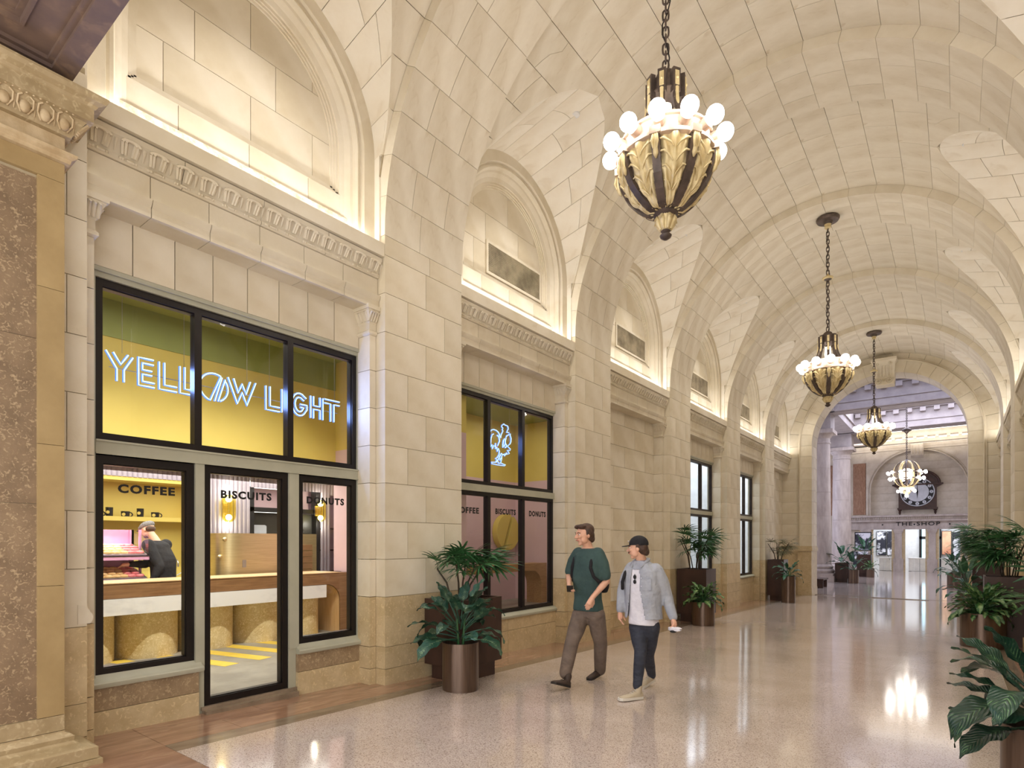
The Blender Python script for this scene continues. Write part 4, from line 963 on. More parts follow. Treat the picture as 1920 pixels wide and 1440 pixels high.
# ================================================================ CHANDELIERS
def chandelier():
    e = emp('chandelier', (0, 0, 0), '', 'chandelier', 'lantern chandeliers down the middle of the vault')
    # local origin = finial tip, z up
    ob('ceiling_rose', MB().lathe([(.001, 3.69), (.05, 3.62), (.07, 3.60), (.09, 3.655), (.19, 3.665), (.205, 3.69), (.21, 3.715), (.19, 3.74), (.01, 3.76)], 28), 'chand_dark', e, 40)
    ob('rose_collar', MB().lathe([(.035, 3.52), (.06, 3.54), (.05, 3.58), (.07, 3.61), (.05, 3.63)], 16), 'chand_gold', e, 50)
    def links(z0, z1):
        m = MB(); n = max(1, int((z1 - z0) / .072)); st = (z1 - z0) / n
        for k in range(n):
            c = z0 + st * (k + .5); h = st * .66; w_ = .026; a = (k % 2) * pi / 2 + .4
            pts = [(w_ * cos(t) * cos(a), w_ * cos(t) * sin(a), c + (h - w_) * (1 if sin(t) > 0 else -1) * (abs(sin(t)) > .05) + w_ * sin(t)) for t in [2 * pi * q / 12 for q in range(13)]]
            m.tube(pts, .0085, 6, False)
        return m
    ob('chain', links(2.62, 3.53), 'chand_dark', e, 60); ob('chain', links(1.50, 2.46), 'chand_dark', e, 60)
    ob('electric_cord', MB().tube([(.03 * sin(k * 1.3), .03 * cos(k * 1.1), 1.5 + 2.05 * k / 20) for k in range(21)], .006, 5), 'black', e, 60)
    ob('chain_boss', MB().lathe([(.012, 2.44), (.03, 2.46), (.025, 2.49), (.07, 2.52)], 20), 'chand_dark', e, 50); ob('chain_boss_rim', MB().lathe([(.07, 2.52), (.10, 2.535), (.10, 2.555), (.07, 2.57), (.03, 2.60), (.012, 2.63)], 20), 'chand_gold', e, 50)
    ob('hook_cap', MB().lathe([(.015, 1.50), (.05, 1.48), (.075, 1.46), (.085, 1.44), (.085, 1.42), (.10, 1.405), (.10, 1.39)], 24), 'chand_dark', e, 50)
    ob('crown', MB().lathe([(.10, 1.395), (.125, 1.38), (.13, 1.27), (.15, 1.26), (.15, 1.25), (.12, 1.245)], 24), 'chand_dark', e, 35)
    for k in range(8):
        a = 2 * pi * k / 8 + .2; ca, sa = cos(a), sin(a)
        rot = Matrix.Rotation(a, 4, 'Z')
        tb = ob('crown_tab', MB().box(.125, .17, -.035, .035, 1.20, 1.40).xf(rot), 'chand_dark', e)
        ob('tab_plate', MB().box(.168, .176, -.019, .019, 1.25, 1.37).ball((.176, 0, 1.31), .012, 8, 5).xf(rot), 'chand_gold', tb)
        ob('tab_pendant', MB().tube([(.166, 0, 1.23), (.172, 0, 1.17), (.176, 0, 1.10), (.18, 0, 1.06)], [.018, .014, .017, .005], 8).xf(rot), 'chand_gold', tb, 60)
        # bell ribs
        pts = [(.145, 0, 1.25), (.155, 0, 1.15), (.185, 0, 1.04), (.235, 0, .94), (.31, 0, .865), (.37, 0, .83)]
        rb = MB()
        for (p, q) in zip(pts, pts[1:]):
            dx, dz = q[0] - p[0], q[2] - p[2]; l = sqrt(dx * dx + dz * dz); nx, nz = -dz / l * .012, dx / l * .012
            rb.add([(p[0] - nx, -.020, p[2] - nz), (p[0] + nx, -.020, p[2] + nz), (p[0] + nx, .020, p[2] + nz), (p[0] - nx, .020, p[2] - nz), (q[0] - nx, -.024, q[2] - nz), (q[0] + nx, -.024, q[2] + nz), (q[0] + nx, .024, q[2] + nz), (q[0] - nx, .024, q[2] - nz)],
                   [(0, 3, 2, 1), (4, 5, 6, 7), (0, 1, 5, 4), (1, 2, 6, 5), (2, 3, 7, 6), (3, 0, 4, 7)])
        ob('bell_rib', rb.xf(rot), 'chand_dark', e)
    ob('inner_lamp', MB().lathe([(.001, .93), (.05, .95), (.06, 1.05), (.05, 1.18), (.001, 1.2)], 16), 'inner_glow', e, 60)
    ob('drum_band', MB().lathe([(.30, .885), (.385, .875), (.395, .865), (.395, .845), (.375, .84), (.38, .735), (.41, .725), (.42, .71), (.42, .685), (.40, .672), (.36, .672)], 48), 'chand_silver', e, 35)
    for k in range(12):
        a = 2 * pi * (k + .5) / 12; rot = Matrix.Rotation(a, 4, 'Z')
        s_ = ob('bulb_socket', MB().tube([(.37, 0, .79), (.428, 0, .805)], [.045, .052], 14).xf(rot), 'chand_silver', e, 40)
        ob('globe_bulb', MB().ball((.492, 0, .825), .072, 20, 12).xf(rot), 'bulb', e, 80)
    # bowl
    def bowl(r): pass
    BP = [(.385, .675), (.380, .60), (.352, .50), (.302, .41), (.235, .33), (.165, .27), (.10, .235)]
    ob('inner_bowl', MB().lathe([(r - .02, z) for r, z in BP], 40), 'chand_silver', e, 80)
    def bp(t):
        f = t * (len(BP) - 1); i = min(int(f), len(BP) - 2); f -= i
        return BP[i][0] + (BP[i + 1][0] - BP[i][0]) * f, BP[i][1] + (BP[i + 1][1] - BP[i][1]) * f
    for k in range(8):
        a0 = 2 * pi * k / 8 + .2
        def leaf(u, v):                      # u around, v down
            r, z = bp(v); da = (u - .5) * (2 * pi / 8 - .15)
            lobes = abs(sin(v * 13)) * abs(u - .5) * .05
            rel = .012 * cos((u - .5) * 2 * pi * 3.0) + .022 * (1 - abs(2 * u - 1)) + .012 * sin(v * 14 + abs(u - .5) * 16)
            return ((r + rel) * cos(a0 + pi / 8 + da * (1 - .25 * v)), (r + rel) * sin(a0 + pi / 8 + da * (1 - .25 * v)), z - lobes)
        lf = ob('acanthus_panel', MB().grid(leaf, 18, 22), 'chand_gold', e, 80, fix=False)
        fr = MB()                      # leaflet ridges
        for sg in (-1, 1):
            for q in range(4):
                v0 = .75 - .17 * q
                pts = []
                for t in range(5):
                    vv = v0 - .18 * t / 4 - (.02 if t < 4 else -.03); uu = .5 + sg * (.05 + (.30 + .05 * q) * (t / 4) ** 1.3)
                    r, z = bp(max(0, vv)); an = a0 + pi / 8 + (uu - .5) * (2 * pi / 8) * .9
                    pts.append(((r + .026) * cos(an), (r + .026) * sin(an), z))
                fr.tube(pts, [.006, .008, .009, .010, .006], 5)
        ob('leaf_veins', fr, 'chand_gold', lf, 80)
        rb = MB()
        for i in range(10):
            r, z = bp(i / 10); r2, z2 = bp((i + 1) / 10); w_ = .036; r += .040; r2 += .040
            rb.add([(r - .04, -w_, z), (r, -w_, z), (r, w_, z), (r - .04, w_, z), (r2 - .04, -w_ * .9, z2), (r2, -w_ * .9, z2), (r2, w_ * .9, z2), (r2 - .04, w_ * .9, z2)], [(0, 3, 2, 1), (4, 5, 6, 7), (0, 1, 5, 4), (1, 2, 6, 5), (2, 3, 7, 6), (3, 0, 4, 7)])
        rot = Matrix.Rotation(a0, 4, 'Z')
        rbo = ob('bowl_rib', rb.xf(rot), 'chand_dark', e, 30)
        ob('rib_pendant', MB().tube([(.42, .0, .685), (.428, 0, .63), (.424, 0, .56), (.41, 0, .52), (.395, 0, .49)], [.022, .026, .019, .022, .006], 10).tube([(.44, .018, .67), (.452, .022, .60), (.436, .014, .55)], [.006, .012, .006], 6).tube([(.44, -.018, .67), (.452, -.022, .60), (.436, -.014, .55)], [.006, .012, .006], 6).xf(rot), 'chand_gold', rbo, 70)
        ob('rib_cap', MB().box(.395, .45, -.045, .045, .668, .728).xf(rot), 'chand_silver', rbo)
    ob('neck_collar', MB().lathe([(.06, .285), (.110, .275), (.122, .26), (.122, .245), (.105, .235), (.105, .22), (.09, .21), (.075, .195)], 32), 'chand_dark', e, 40)
    cup = MB().lathe([(.03, .08), (.045, .10), (.068, .15), (.072, .19), (.08, .20)], 24)
    for k in range(8):
        a = 2 * pi * k / 8; cup.tube([(.045 * cos(a), .045 * sin(a), .09), (.072 * cos(a), .072 * sin(a), .15), (.09 * cos(a), .09 * sin(a), .185), (.105 * cos(a), .105 * sin(a), .155)], [.010, .022, .018, .004], 7)
    ob('leaf_cup', cup, 'chand_gold', e, 70)
    ob('finial', MB().lathe([(.001, 0), (.018, .004), (.046, .024), (.052, .04), (.036, .054), (.028, .064), (.042, .078), (.03, .09)], 24), 'chand_dark', e, 60)
    return e
emis('inner_glow', (1, .84, .62), 3)
c0 = chandelier(); CZ = 4.255
c0['label'] = 'nearest and largest-looking brass chandelier with acanthus bowl and ring of globe bulbs'
c0.location = (XC, 4.91, CZ); c0.scale = (1, 1, 1)
c1 = copy_tree(c0, loc=(XC, 12.95, CZ), label='second acanthus-bowl chandelier with its whole chain in view under the broad rib'); c2 = copy_tree(c0, loc=(XC, 20.90, CZ), label='smallest acanthus-bowl chandelier hanging before the keystone of the end arch')
# concourse chandelier
h = emp('chandelier', (0, 0, 0), 'dark globe-shaped concourse chandelier with three tiers of bulbs in front of the clock', 'chandelier')
ch_ = MB()
for k in range(44):
    c = 1.95 + .06 * k; a = (k % 2) * pi / 2
    ch_.tube([(.03 * cos(t) * cos(a), .03 * cos(t) * sin(a), c + .045 * sin(t)) for t in [2 * pi * q / 8 for q in range(9)]], .012, 4, False)
ob('chain', ch_, 'chand_dark', h, 60); ob('chain_boss', MB().lathe([(.02, 3.2), (.09, 3.3), (.22, 3.38), (.22, 3.42), (.09, 3.5), (.02, 3.6)], 14), 'chand_dark', h, 60)
ob('cap', MB().lathe([(.03, 1.95), (.10, 1.9), (.14, 1.84), (.18, 1.8)], 16), 'chand_dark', h, 60)
for k in range(12):
    a = 2 * pi * k / 12
    ob('cage_rib', MB().tube([((.14 + .42 * sin(t)) * cos(a), (.14 + .42 * sin(t)) * sin(a), 1.22 + .62 * cos(t)) for t in [pi * q / 10 for q in range(11)]], .035, 6), 'chand_dark' if k % 2 else 'chand_gold', h, 60)
ob('inner_lamp', MB().ball((0, 0, 1.22), .28, 12, 8), 'inner_glow', h, 80)
ob('lower_basket', MB().lathe([(.30, .58), (.34, .52), (.32, .48), (.22, .40), (.16, .28), (.06, .16), (.01, .08)], 20), 'chand_gold', h, 50)
for z, r, n in ((1.28, .80, 12), (.98, .72, 12), (.36, .36, 7), (.12, .1, 2)):
    ob('bulb_ring', MB().tube([((r - .1) * cos(2 * pi * k / 20), (r - .1) * sin(2 * pi * k / 20), z) for k in range(21)], .03, 6), 'chand_dark', h, 60)
    for k in range(n):
        a = 2 * pi * (k + .5) / n; ob('globe_bulb', MB().ball((r * cos(a), r * sin(a), z), .075, 10, 6), 'bulb', h, 80)
h.location = (XC, 35.1, 3.75)
# ================================================================ NEON SIGNS
ns = emp('neon_sign', (0, 0, 0), 'white-blue neon sign spelling YELLOW LIGHT hung behind the upper shop window', 'neon sign')
NXs = -5.72
def npt(p, ox, oz, w_, hh): return (NXs, ox + p[0] * w_, oz + p[1] * hh)
LET = {
 'Y': [[(-.02, 1), (.34, .42), (.34, 0)], [(.22, .98), (.47, .60), (.72, .98)], [(.58, 0), (.58, .42), (.88, .92)], ],
 'E': [[(1, 0), (.0, 0), (0, 1), (.95, 1)], [(.95, .82), (.25, .82), (.25, .58), (.85, .58)], [(.85, .42), (.25, .42), (.25, .16), (1, .16)]],
 'L': [[(0, 1), (0, 0), (1, 0)], [(.30, 1), (.30, .18), (1, .18)]],
 'O': [[(.5 + .5 * cos(a), .5 + .5 * sin(a)) for a in [radians(62 + 12 * k) for k in range(0, 17)]] + [(.74, .93)], [(.66, .02), (.90, .90)] and [(.52, .02)] + [(.78, .90)], [(.64, .03), (.90, .86)] + [(.5 + .5 * cos(a), .5 + .5 * sin(a)) for a in [radians(40 - 13 * k) for k in range(0, 9)]]],
 'W': [[(0, 1), (.33, 0), (.5, .5), (.67, 0), (1.0, 1)], [(.2, 1), (.36, .45), (.5, .85), (.64, .45), (.8, 1)]],
 'I': [[(0, 0), (0, 1)], [(.8, 0), (.8, 1)]],
 'G': [[(.95, .82)] + [(.5 + .5 * cos(a), .5 + .5 * sin(a)) for a in [radians(50 + 20 * k) for k in range(0, 15)]] + [(1, .0 + .3), (1, .52), (.55, .52)], [(.80, .70)] + [(.5 + .30 * cos(a), .5 + .32 * sin(a)) for a in [radians(50 + 25 * k) for k in range(0, 11)]] + [(.78, .38), (.55, .38)]],
 'H': [[(0, 0), (0, 1)], [(.22, 1), (.22, .58), (.72, .58), (.72, 1)], [(.22, 0), (.22, .42), (.72, .42), (.72, 0)], [(.95, 0), (.95, 1)]],
 'T': [[(0, 1), (1, 1)], [(0, .82), (.4, .82), (.4, 0)], [(1, .82), (.62, .82), (.62, 0)]]}
seq = [('Y', 200, 256, 0), ('E', 260, 290, 0), ('L', 299, 332, 0), ('L', 338, 368, 0), ('O', 375, 428, 0), ('W', 428, 480, 0), ('L', 499, 525, 0), ('I', 529, 539, 0), ('G', 548, 576, 0), ('H', 583, 607, 0), ('T', 609, 637, 0)]
for L_, u0, u1, _ in seq:
    base = PX((u0 + u1) / 2, 713 + (u0 - 215) * .1825, NXs); a = PX(u0, 700, NXs); b = PX(u1, 700, NXs); wd = b.y - a.y; hh = .245 if L_ != 'O' else .27; oz = 2.975 if L_ != 'O' else 2.955
    for st in LET[L_]:
        pts = [npt(p, a.y, oz, wd, hh) for p in st]
        den = []
        for p, q in zip(pts, pts[1:]): den += [Vector(p).lerp(Vector(q), t) for t in (0, .5)]
        den.append(Vector(pts[-1]))
        t_ = ob('neon_tube', MB().tube(den, .0055, 8), 'neon_core', ns, 60)
        t_['label'] = 'glowing tube of the letter ' + L_
        ob('halo_tube', MB().tube([v - Vector((.014, 0, 0)) for v in den], .0105, 8), 'neon_halo', t_, 60)  # blue tube added behind each stroke to imitate the neon's halo
for u in (229, 345, 463, 505, 627): a = PX(u, 650, NXs); ob('hanging_wire', MB().tube([(NXs, a.y, 3.22), (NXs, a.y, 4.66)], .0022, 5), 'steel', ns)
rs = MB().box(NXs - .012, NXs - .008, PX(205, 700, NXs).y, PX(634, 700, NXs).y, 3.08, 3.088)
ob('mounting_rail', rs, 'steel', ns)
area('neon_light', (NXs + .03, 3.0, 3.1), (0, radians(-90), 0), .2, 2.2, 50, (.22, .36, 1))
nr = emp('neon_sign', (0, 0, 0), 'white-blue neon rooster outline behind the second upper window', 'neon sign')
def RP(x, y): p = PX(900 + x / 12, 780 + y / 12, NXs); return (NXs, p.y, p.z)
for st in ([(225, 370), (250, 320), (310, 300), (370, 320), (420, 370), (450, 440), (470, 485), (480, 420), (520, 340), (505, 300), (520, 270), (490, 240), (500, 205), (525, 195), (540, 175), (570, 205), (600, 210), (630, 230), (640, 290), (620, 330), (605, 370), (650, 370), (665, 405), (640, 430), (605, 440), (590, 485), (610, 455)],
           [(225, 370), (235, 500), (240, 700), (270, 640), (285, 740), (310, 660), (340, 690), (355, 610), (350, 740), (380, 700), (390, 800), (420, 730), (440, 790), (430, 870), (390, 935), (350, 960), (385, 985), (360, 1030)],
           [(310, 400), (270, 430), (250, 520), (245, 620)], [(560, 510), (530, 560), (520, 640), (520, 710)], [(590, 500), (575, 560), (575, 620), (545, 680), (575, 715), (605, 680), (590, 630), (575, 620)],
           [(690, 400), (680, 430), (705, 500), (700, 580), (680, 630), (620, 680), (690, 745), (680, 775), (620, 770), (665, 850), (620, 860), (600, 830), (590, 870), (570, 850), (560, 900), (530, 860), (510, 880), (490, 840), (450, 900), (420, 970), (370, 1040), (260, 1040), (265, 1070), (400, 1100), (560, 1120), (575, 1100), (500, 1070), (470, 1050), (490, 970), (495, 890)],
           [(440, 960), (450, 1000), (475, 940)], [(400, 1010), (420, 1065), (470, 1060)], [(390, 430), (430, 470), (445, 560), (400, 670)]):
    t_ = ob('neon_tube', MB().tube([RP(*p) for p in st], .0045, 7), 'neon_core', nr, 60); ob('halo_tube', MB().tube([Vector(RP(*p)) - Vector((.012, 0, 0)) for p in st], .009, 7), 'neon_halo', t_, 60)  # second, blue tube is an added halo round the rooster outline
for x in (660, 260): a = RP(x, 300); ob('hanging_wire', MB().tube([(NXs, a[1], 3.2), (NXs, a[1], 4.66)], .002, 5), 'steel', nr)
point('neon_light', (NXs + .1, RP(450, 600)[1], RP(450, 600)[2]), 9, (.22, .36, 1), .15)
# ================================================================ CAFE FURNITURE
F0 = .095
# long oak bar with white marble shelf and scalloped front
bar = emp('service_bar', (0, 0, 0), 'long oak bar with white marble ledge and scalloped gold-flecked front behind the cafe door', 'counter')
ya, yb = .6, 6.08
ob('oak_top', MB().box(-8.75, -8.10, ya, yb - .42, .905, 1.085), 'oak_dark', bar)
ob('oak_surface', MB().box(-8.76, -8.09, ya, yb - .18, 1.085, 1.095), 'oak_light', bar)
# waterfall end with rounded inner corner
wf = [(yb - .16, F0), (yb, F0), (yb, 1.085)] + [(yb - .42, 1.085), (yb - .42, .905)] + [(yb - .42 + .26 * sin(a), .645 + .26 * cos(a)) for a in [pi / 2 * k / 8 for k in range(1, 9)]]
ob('waterfall_leg', MB().prism(wf, -8.75, -8.10, 'x'), 'oak_dark', bar, 30)
ob('leg_lining', MB().grid(lambda u, v: (-8.74 + .62 * v, *((yb - .165, F0 + (.645 - F0) * u * 2) if u < .5 else (yb - .425 + .26 * sin(pi / 2 - pi / 2 * (u - .5) * 2), .645 + .255 * cos(pi / 2 - pi / 2 * (u - .5) * 2)))), 20, 1), 'oak_light', bar, 50, fix=False)
ob('marble_ledge', MB().box(-8.95, -8.085, ya, yb - .43, .70, .90), 'white_marble', bar)
cyl = [(.9, .42), (1.75, .42), (2.75, .55), (3.85, .55), (4.95, .55), (5.65, .35)]
for k, (yc, r) in enumerate([(.95, .38), (1.71, .38), (2.47, .38), (3.23, .38), (3.99, .38), (4.75, .38), (5.46, .33)]):
    pts = [(-8.70 + .46 * cos(a), yc + r * sin(a)) for a in [-pi / 2 + pi * q / 16 for q in range(17)]]
    ob('scalloped_panel', MB().prism(pts, F0, .70, 'z'), 'gold_terrazzo', bar, 40)
ob('panel_back', MB().box(-8.9, -8.66, ya, yb - .3, F0, .70), 'oak_dark', bar)
b2 = emp('window_bar', (0, 0, 0), 'oak bar with rounded waterfall leg inside the second bay window', 'counter')
yb = 12.0
ob('oak_top', MB().box(-8.55, -8.10, 8.6, yb - .6, .90, 1.07), 'oak', b2)
wf = [(yb - .22, F0), (yb, F0), (yb, 1.07), (yb - .6, 1.07), (yb - .6, .90)] + [(yb - .6 + .38 * sin(a), .52 + .38 * cos(a)) for a in [pi / 2 * k / 8 for k in range(1, 9)]]
ob('waterfall_leg', MB().prism(wf, -8.55, -8.10, 'x'), 'oak', b2, 30)
ob('support_panel', MB().box(-8.55, -8.50, 8.6, 8.75, F0, .90), 'oak', b2)
# yellow split disc sign
dsn = emp('disc_sign', (0, 0, 0), 'large yellow disc sign split by a slanting slot on the pink wall', 'sign')
cp = PX(946, 998, -9.26); r_ = .46
for s0 in (0, 1):
    a0 = radians(68); g = .055
    al = [a0 + math.asin(g / r_) * (1 if s0 == 0 else -1) + (pi - 2 * math.asin(g / r_)) * q / 20 * (1 if s0 == 0 else -1) for q in range(21)]
    ob('disc_half', MB().prism([(cp.y + r_ * cos(a) * 1.0, cp.z + r_ * sin(a)) for a in al], -9.29, -9.13, 'x'), 'yellow_paint', dsn, 40)
ob('backing_disc', MB().prism([(cp.y + .03 + .47 * cos(2 * pi * k / 32), cp.z - .0 + .47 * sin(2 * pi * k / 32)) for k in range(32)], -9.30, -9.285, 'x'), 'oak_dark', dsn, 40)
# wall sconces
for k, (u, v, hh, ww) in enumerate([(429, 953, .50, .115), (601, 958, .44, .105)]):
    p = PX(u, v, BXX + .13)
    s_ = emp('wall_sconce', (0, 0, 0), ['amber ribbed glass sconce beside the kitchen door, behind BISCUITS', 'amber ribbed glass sconce behind the lettering DONUTS'][k], 'wall lamp', 'amber cafe sconces')
    prof = [(.001, p.z - hh / 2)] + [(ww * sin(pi / 2 * q / 5), p.z - hh / 2 + ww * (1 - cos(pi / 2 * q / 5))) for q in range(1, 6)] + [(ww * cos(pi / 2 * q / 5), p.z + hh / 2 - ww * (1 - sin(pi / 2 * q / 5))) for q in range(0, 5)] + [(.001, p.z + hh / 2)]
    m = MB().lathe(prof, 24, (p.x, p.y)); m.v = [(x + .006 * cos(12 * atan2(y - p.y, x - p.x)) * 0, y, z) for x, y, z in m.v]
    ob('glass_shade', m, 'amber_glass', s_, 60)
    for z in (p.z - hh * .32, p.z + hh * .32): ob('lamp', MB().ball((p.x, p.y, z), .055, 12, 8), 'sconce_glow', s_, 80)
    ob('rod', MB().tube([(p.x, p.y, p.z - hh * .3), (p.x, p.y, p.z + hh * .3)], .02, 8), 'brass', s_); ob('wall_plate', MB().box(p.x - .13, p.x - .1, p.y - .05, p.y + .05, p.z - .1, p.z + .1), 'brass', s_)
    for z, sg in ((p.z + hh / 2 + .05, -1), (p.z - hh / 2 - .05, 1)): point('sconce_light', (p.x - .02, p.y, z), 4, (1, .95, .85), .02)
# brass screens on the bar
br = emp('espresso_screen', (0, 0, 0), 'tall curved brushed brass screen round the espresso station', 'screen')
a = PX(415, 1000, -9.2); b = PX(523, 1000, -9.2)
pts = [(-9.9, a.y)] + [(-9.45 + .25 * sin(t), a.y + .35 - .35 * cos(t)) for t in [pi / 2 * q / 10 for q in range(11)]] + [(-9.2, b.y)]
pts2 = [(x - .02, y + .01) for x, y in pts]
m = MB(); k = len(pts)
m.add([(x, y, z) for z in (.9, 1.73) for x, y in pts] + [(x, y, z) for z in (.9, 1.73) for x, y in pts2], [(i, i + 1, k + i + 1, k + i) for i in range(k - 1)] + [(2 * k + i, 3 * k + i, 3 * k + i + 1, 2 * k + i + 1) for i in range(k - 1)] + [(k + i, k + i + 1, 3 * k + i + 1, 3 * k + i) for i in range(k - 1)])
ob('brass_sheet', m, 'brass', br, 40)
ob('support_cabinet', MB().box(-10.0, -9.30, a.y + .05, b.y, F0, .9), 'black', br)
cp = PX(424, 1010, -9.19); 
for (u, v) in ((426, 1011), (419, 1044)):
    q_ = PX(u, v, -9.19); ob('brass_knob', MB().ball((q_.x - (.12 if u < 425 else .08), q_.y, q_.z), .035, 10, 8), 'brass', br, 80)
ob('name_plate', MB().box(-9.198, -9.194, PX(455, 1060, -9.19).y, PX(462, 1060, -9.19).y, PX(455, 1064, -9.19).z, PX(455, 1050, -9.19).z), 'steel', br)
bx_ = emp('menu_cabinet', (0, 0, 0), 'brass-sided cabinet with wooden slatted front right of the espresso screen', 'cabinet')
a = PX(524, 1000, -9.25); b = PX(594, 1003, -9.25)
ob('body', MB().box(-9.7, -9.26, a.y + .02, b.y, .9, 1.73), 'brass', bx_); ob('base', MB().box(-9.7, -9.3, a.y + .02, b.y, F0, .9), 'black', bx_)
for j in range(5): ob('wood_slat', MB().box(-9.26, -9.235, a.y + .1, b.y - .1, 1.0 + .11 * j, 1.10 + .11 * j), 'oak_dark', bx_)
# back counter with sink and tap
bc = emp('back_counter', (0, 0, 0), 'dark back counter with steel worktop along the yellow niche wall', 'counter')
ob('cabinet', MB().box(-10.85, -10.3, .3, 4.75, F0, .93), 'black', bc); ob('worktop', MB().box(-10.88, -10.25, .3, 4.77, .93, .97), 'steel', bc)
tp = emp('tap', (0, 0, 0), 'chrome swan-neck tap at the right end of the yellow niche', 'tap')
q_ = PX(328, 1080, -10.6); ob('spout', MB().tube([(q_.x, q_.y, .97), (q_.x, q_.y, 1.22)] + [(q_.x + .06 - .06 * cos(t), q_.y + .0, 1.22 + .06 * sin(t)) for t in [pi * k / 8 for k in range(1, 9)]] + [(q_.x + .12, q_.y, 1.17)], .014, 8), 'steel', tp, 60)
ob('handle', MB().tube([(q_.x, q_.y + .03, 1.02), (q_.x, q_.y + .10, 1.06)], .01, 6), 'steel', tp, 60)
# shelf and mugs
sh = emp('wall_shelf', (0, 0, 0), 'thin yellow shelf with black cups across the yellow niche', 'shelf')
ob('board', MB().box(-10.9, -10.62, .25, 4.78, 1.93, 1.985), 'yellow_paint', sh); ob('front_lip', MB().box(-10.62, -10.61, .25, 4.78, 1.93, 2.0), 'yellow_paint', sh)
mat('cup_black', sr(26, 24, 28), sr(20, 19, 22), .3)
for k, (u, kind) in enumerate([(183, 'm'), (205, 't'), (235, 'm'), (263, 't'), (291, 'm')]):
    p = PX(u, 960, -10.72); lab = ['mug cut by the window frame', 'tall tumbler at the left', 'mug in the middle', 'tall tumbler at the right', 'mug nearest the right end'][k]
    e = emp('coffee_mug' if kind == 'm' else 'tumbler', (0, 0, 0), 'black cup with yellow print on the yellow shelf, ' + lab, 'cup', 'cups on the yellow shelf')
    hh = .10 if kind == 'm' else .155; r_ = .062 if kind == 'm' else .052; z = 1.986
    ob('cup', MB().lathe([(r_ * .9, z), (r_, z + hh), (r_ - .006, z + hh), (r_ * .85, z + .01), (.001, z + .01)], 24, (p.x, p.y)), 'cup_black', e, 50)
    ob('printed_emblem', MB().lathe([(.001, .003), (.026, .003), (.026, 0)], 16).xf(Matrix.Translation((p.x + r_ * .72, p.y - r_ * .62, z + hh * .5)) @ Matrix.Rotation(-radians(40), 4, 'Z') @ Matrix.Rotation(pi / 2, 4, 'Y')), 'yellow_paint', e)
    if kind == 'm': ob('handle', MB().tube([(p.x, p.y + r_ - .004 + .045 * sin(t), z + .05 + .035 * cos(t)) for t in [pi * q / 8 for q in range(9)]], .009, 7), 'cup_black', e, 60)
# pastry case
pcase = emp('pastry_case', (0, 0, 0), 'pink open-sided pastry display case with two lit shelves', 'display case')
xa, xb_, y0, y1 = -9.75, -9.15, 1.7, 3.46
mat('pink_case', sr(214, 160, 196), sr(204, 150, 188), .5); ob('back_panel', MB().box(xa - .02, xa, y0, y1, .98, 1.77), 'pink_case', pcase)
m = MB()
for x in (xa + .02, xb_ - .3): m.box(x, x + .03, y1 - .03, y1, .98, 1.77)
ob('end_post', m.box(xa, xa + .05, y1 - .05, y1, .98, 1.77), 'pink_case', pcase)
ob('canopy', MB().box(xa, xb_ - .2, y0, y1 - .55, 1.72, 1.78), 'pink_case', pcase); ob('canopy_edge', MB().box(xb_ - .2, xb_ - .19, y0, y1 - .55, 1.70, 1.78), 'steel', pcase)
ob('light_tube', MB().tube([(xb_ - .3, y0, 1.70), (xb_ - .3, y1 - .75, 1.70)], .014, 8), 'lamp_disc', pcase, 60)
area('case_light', (xb_ - .35, (y0 + y1) / 2, 1.69), (0, 0, 0), .2, 1.5, 9, (1, .88, .95)); area('case_light', (xb_ - .35, (y0 + y1) / 2, 1.37), (0, 0, 0), .2, 1.5, 5, (1, .88, .95))
ob('glass_side', MB().box(xa + .06, xb_, y1 - .012, y1 - .006, .99, 1.72), 'pane_glass', pcase)
mat('tray_paper', sr(232, 228, 226), None, .6); mat('biscuit', sr(236, 204, 150), sr(214, 170, 110), .7, scale=14, rnd=.08, bump=.2); mat('pink_donut', sr(234, 146, 146), sr(222, 112, 118), .5, scale=12, rnd=.1)
TLT = lambda z: Matrix.Translation((xb_ - .02, 0, z)) @ Matrix.Rotation(math.atan(.28), 4, 'Y') @ Matrix.Translation((-(xb_ - .02), 0, -z))
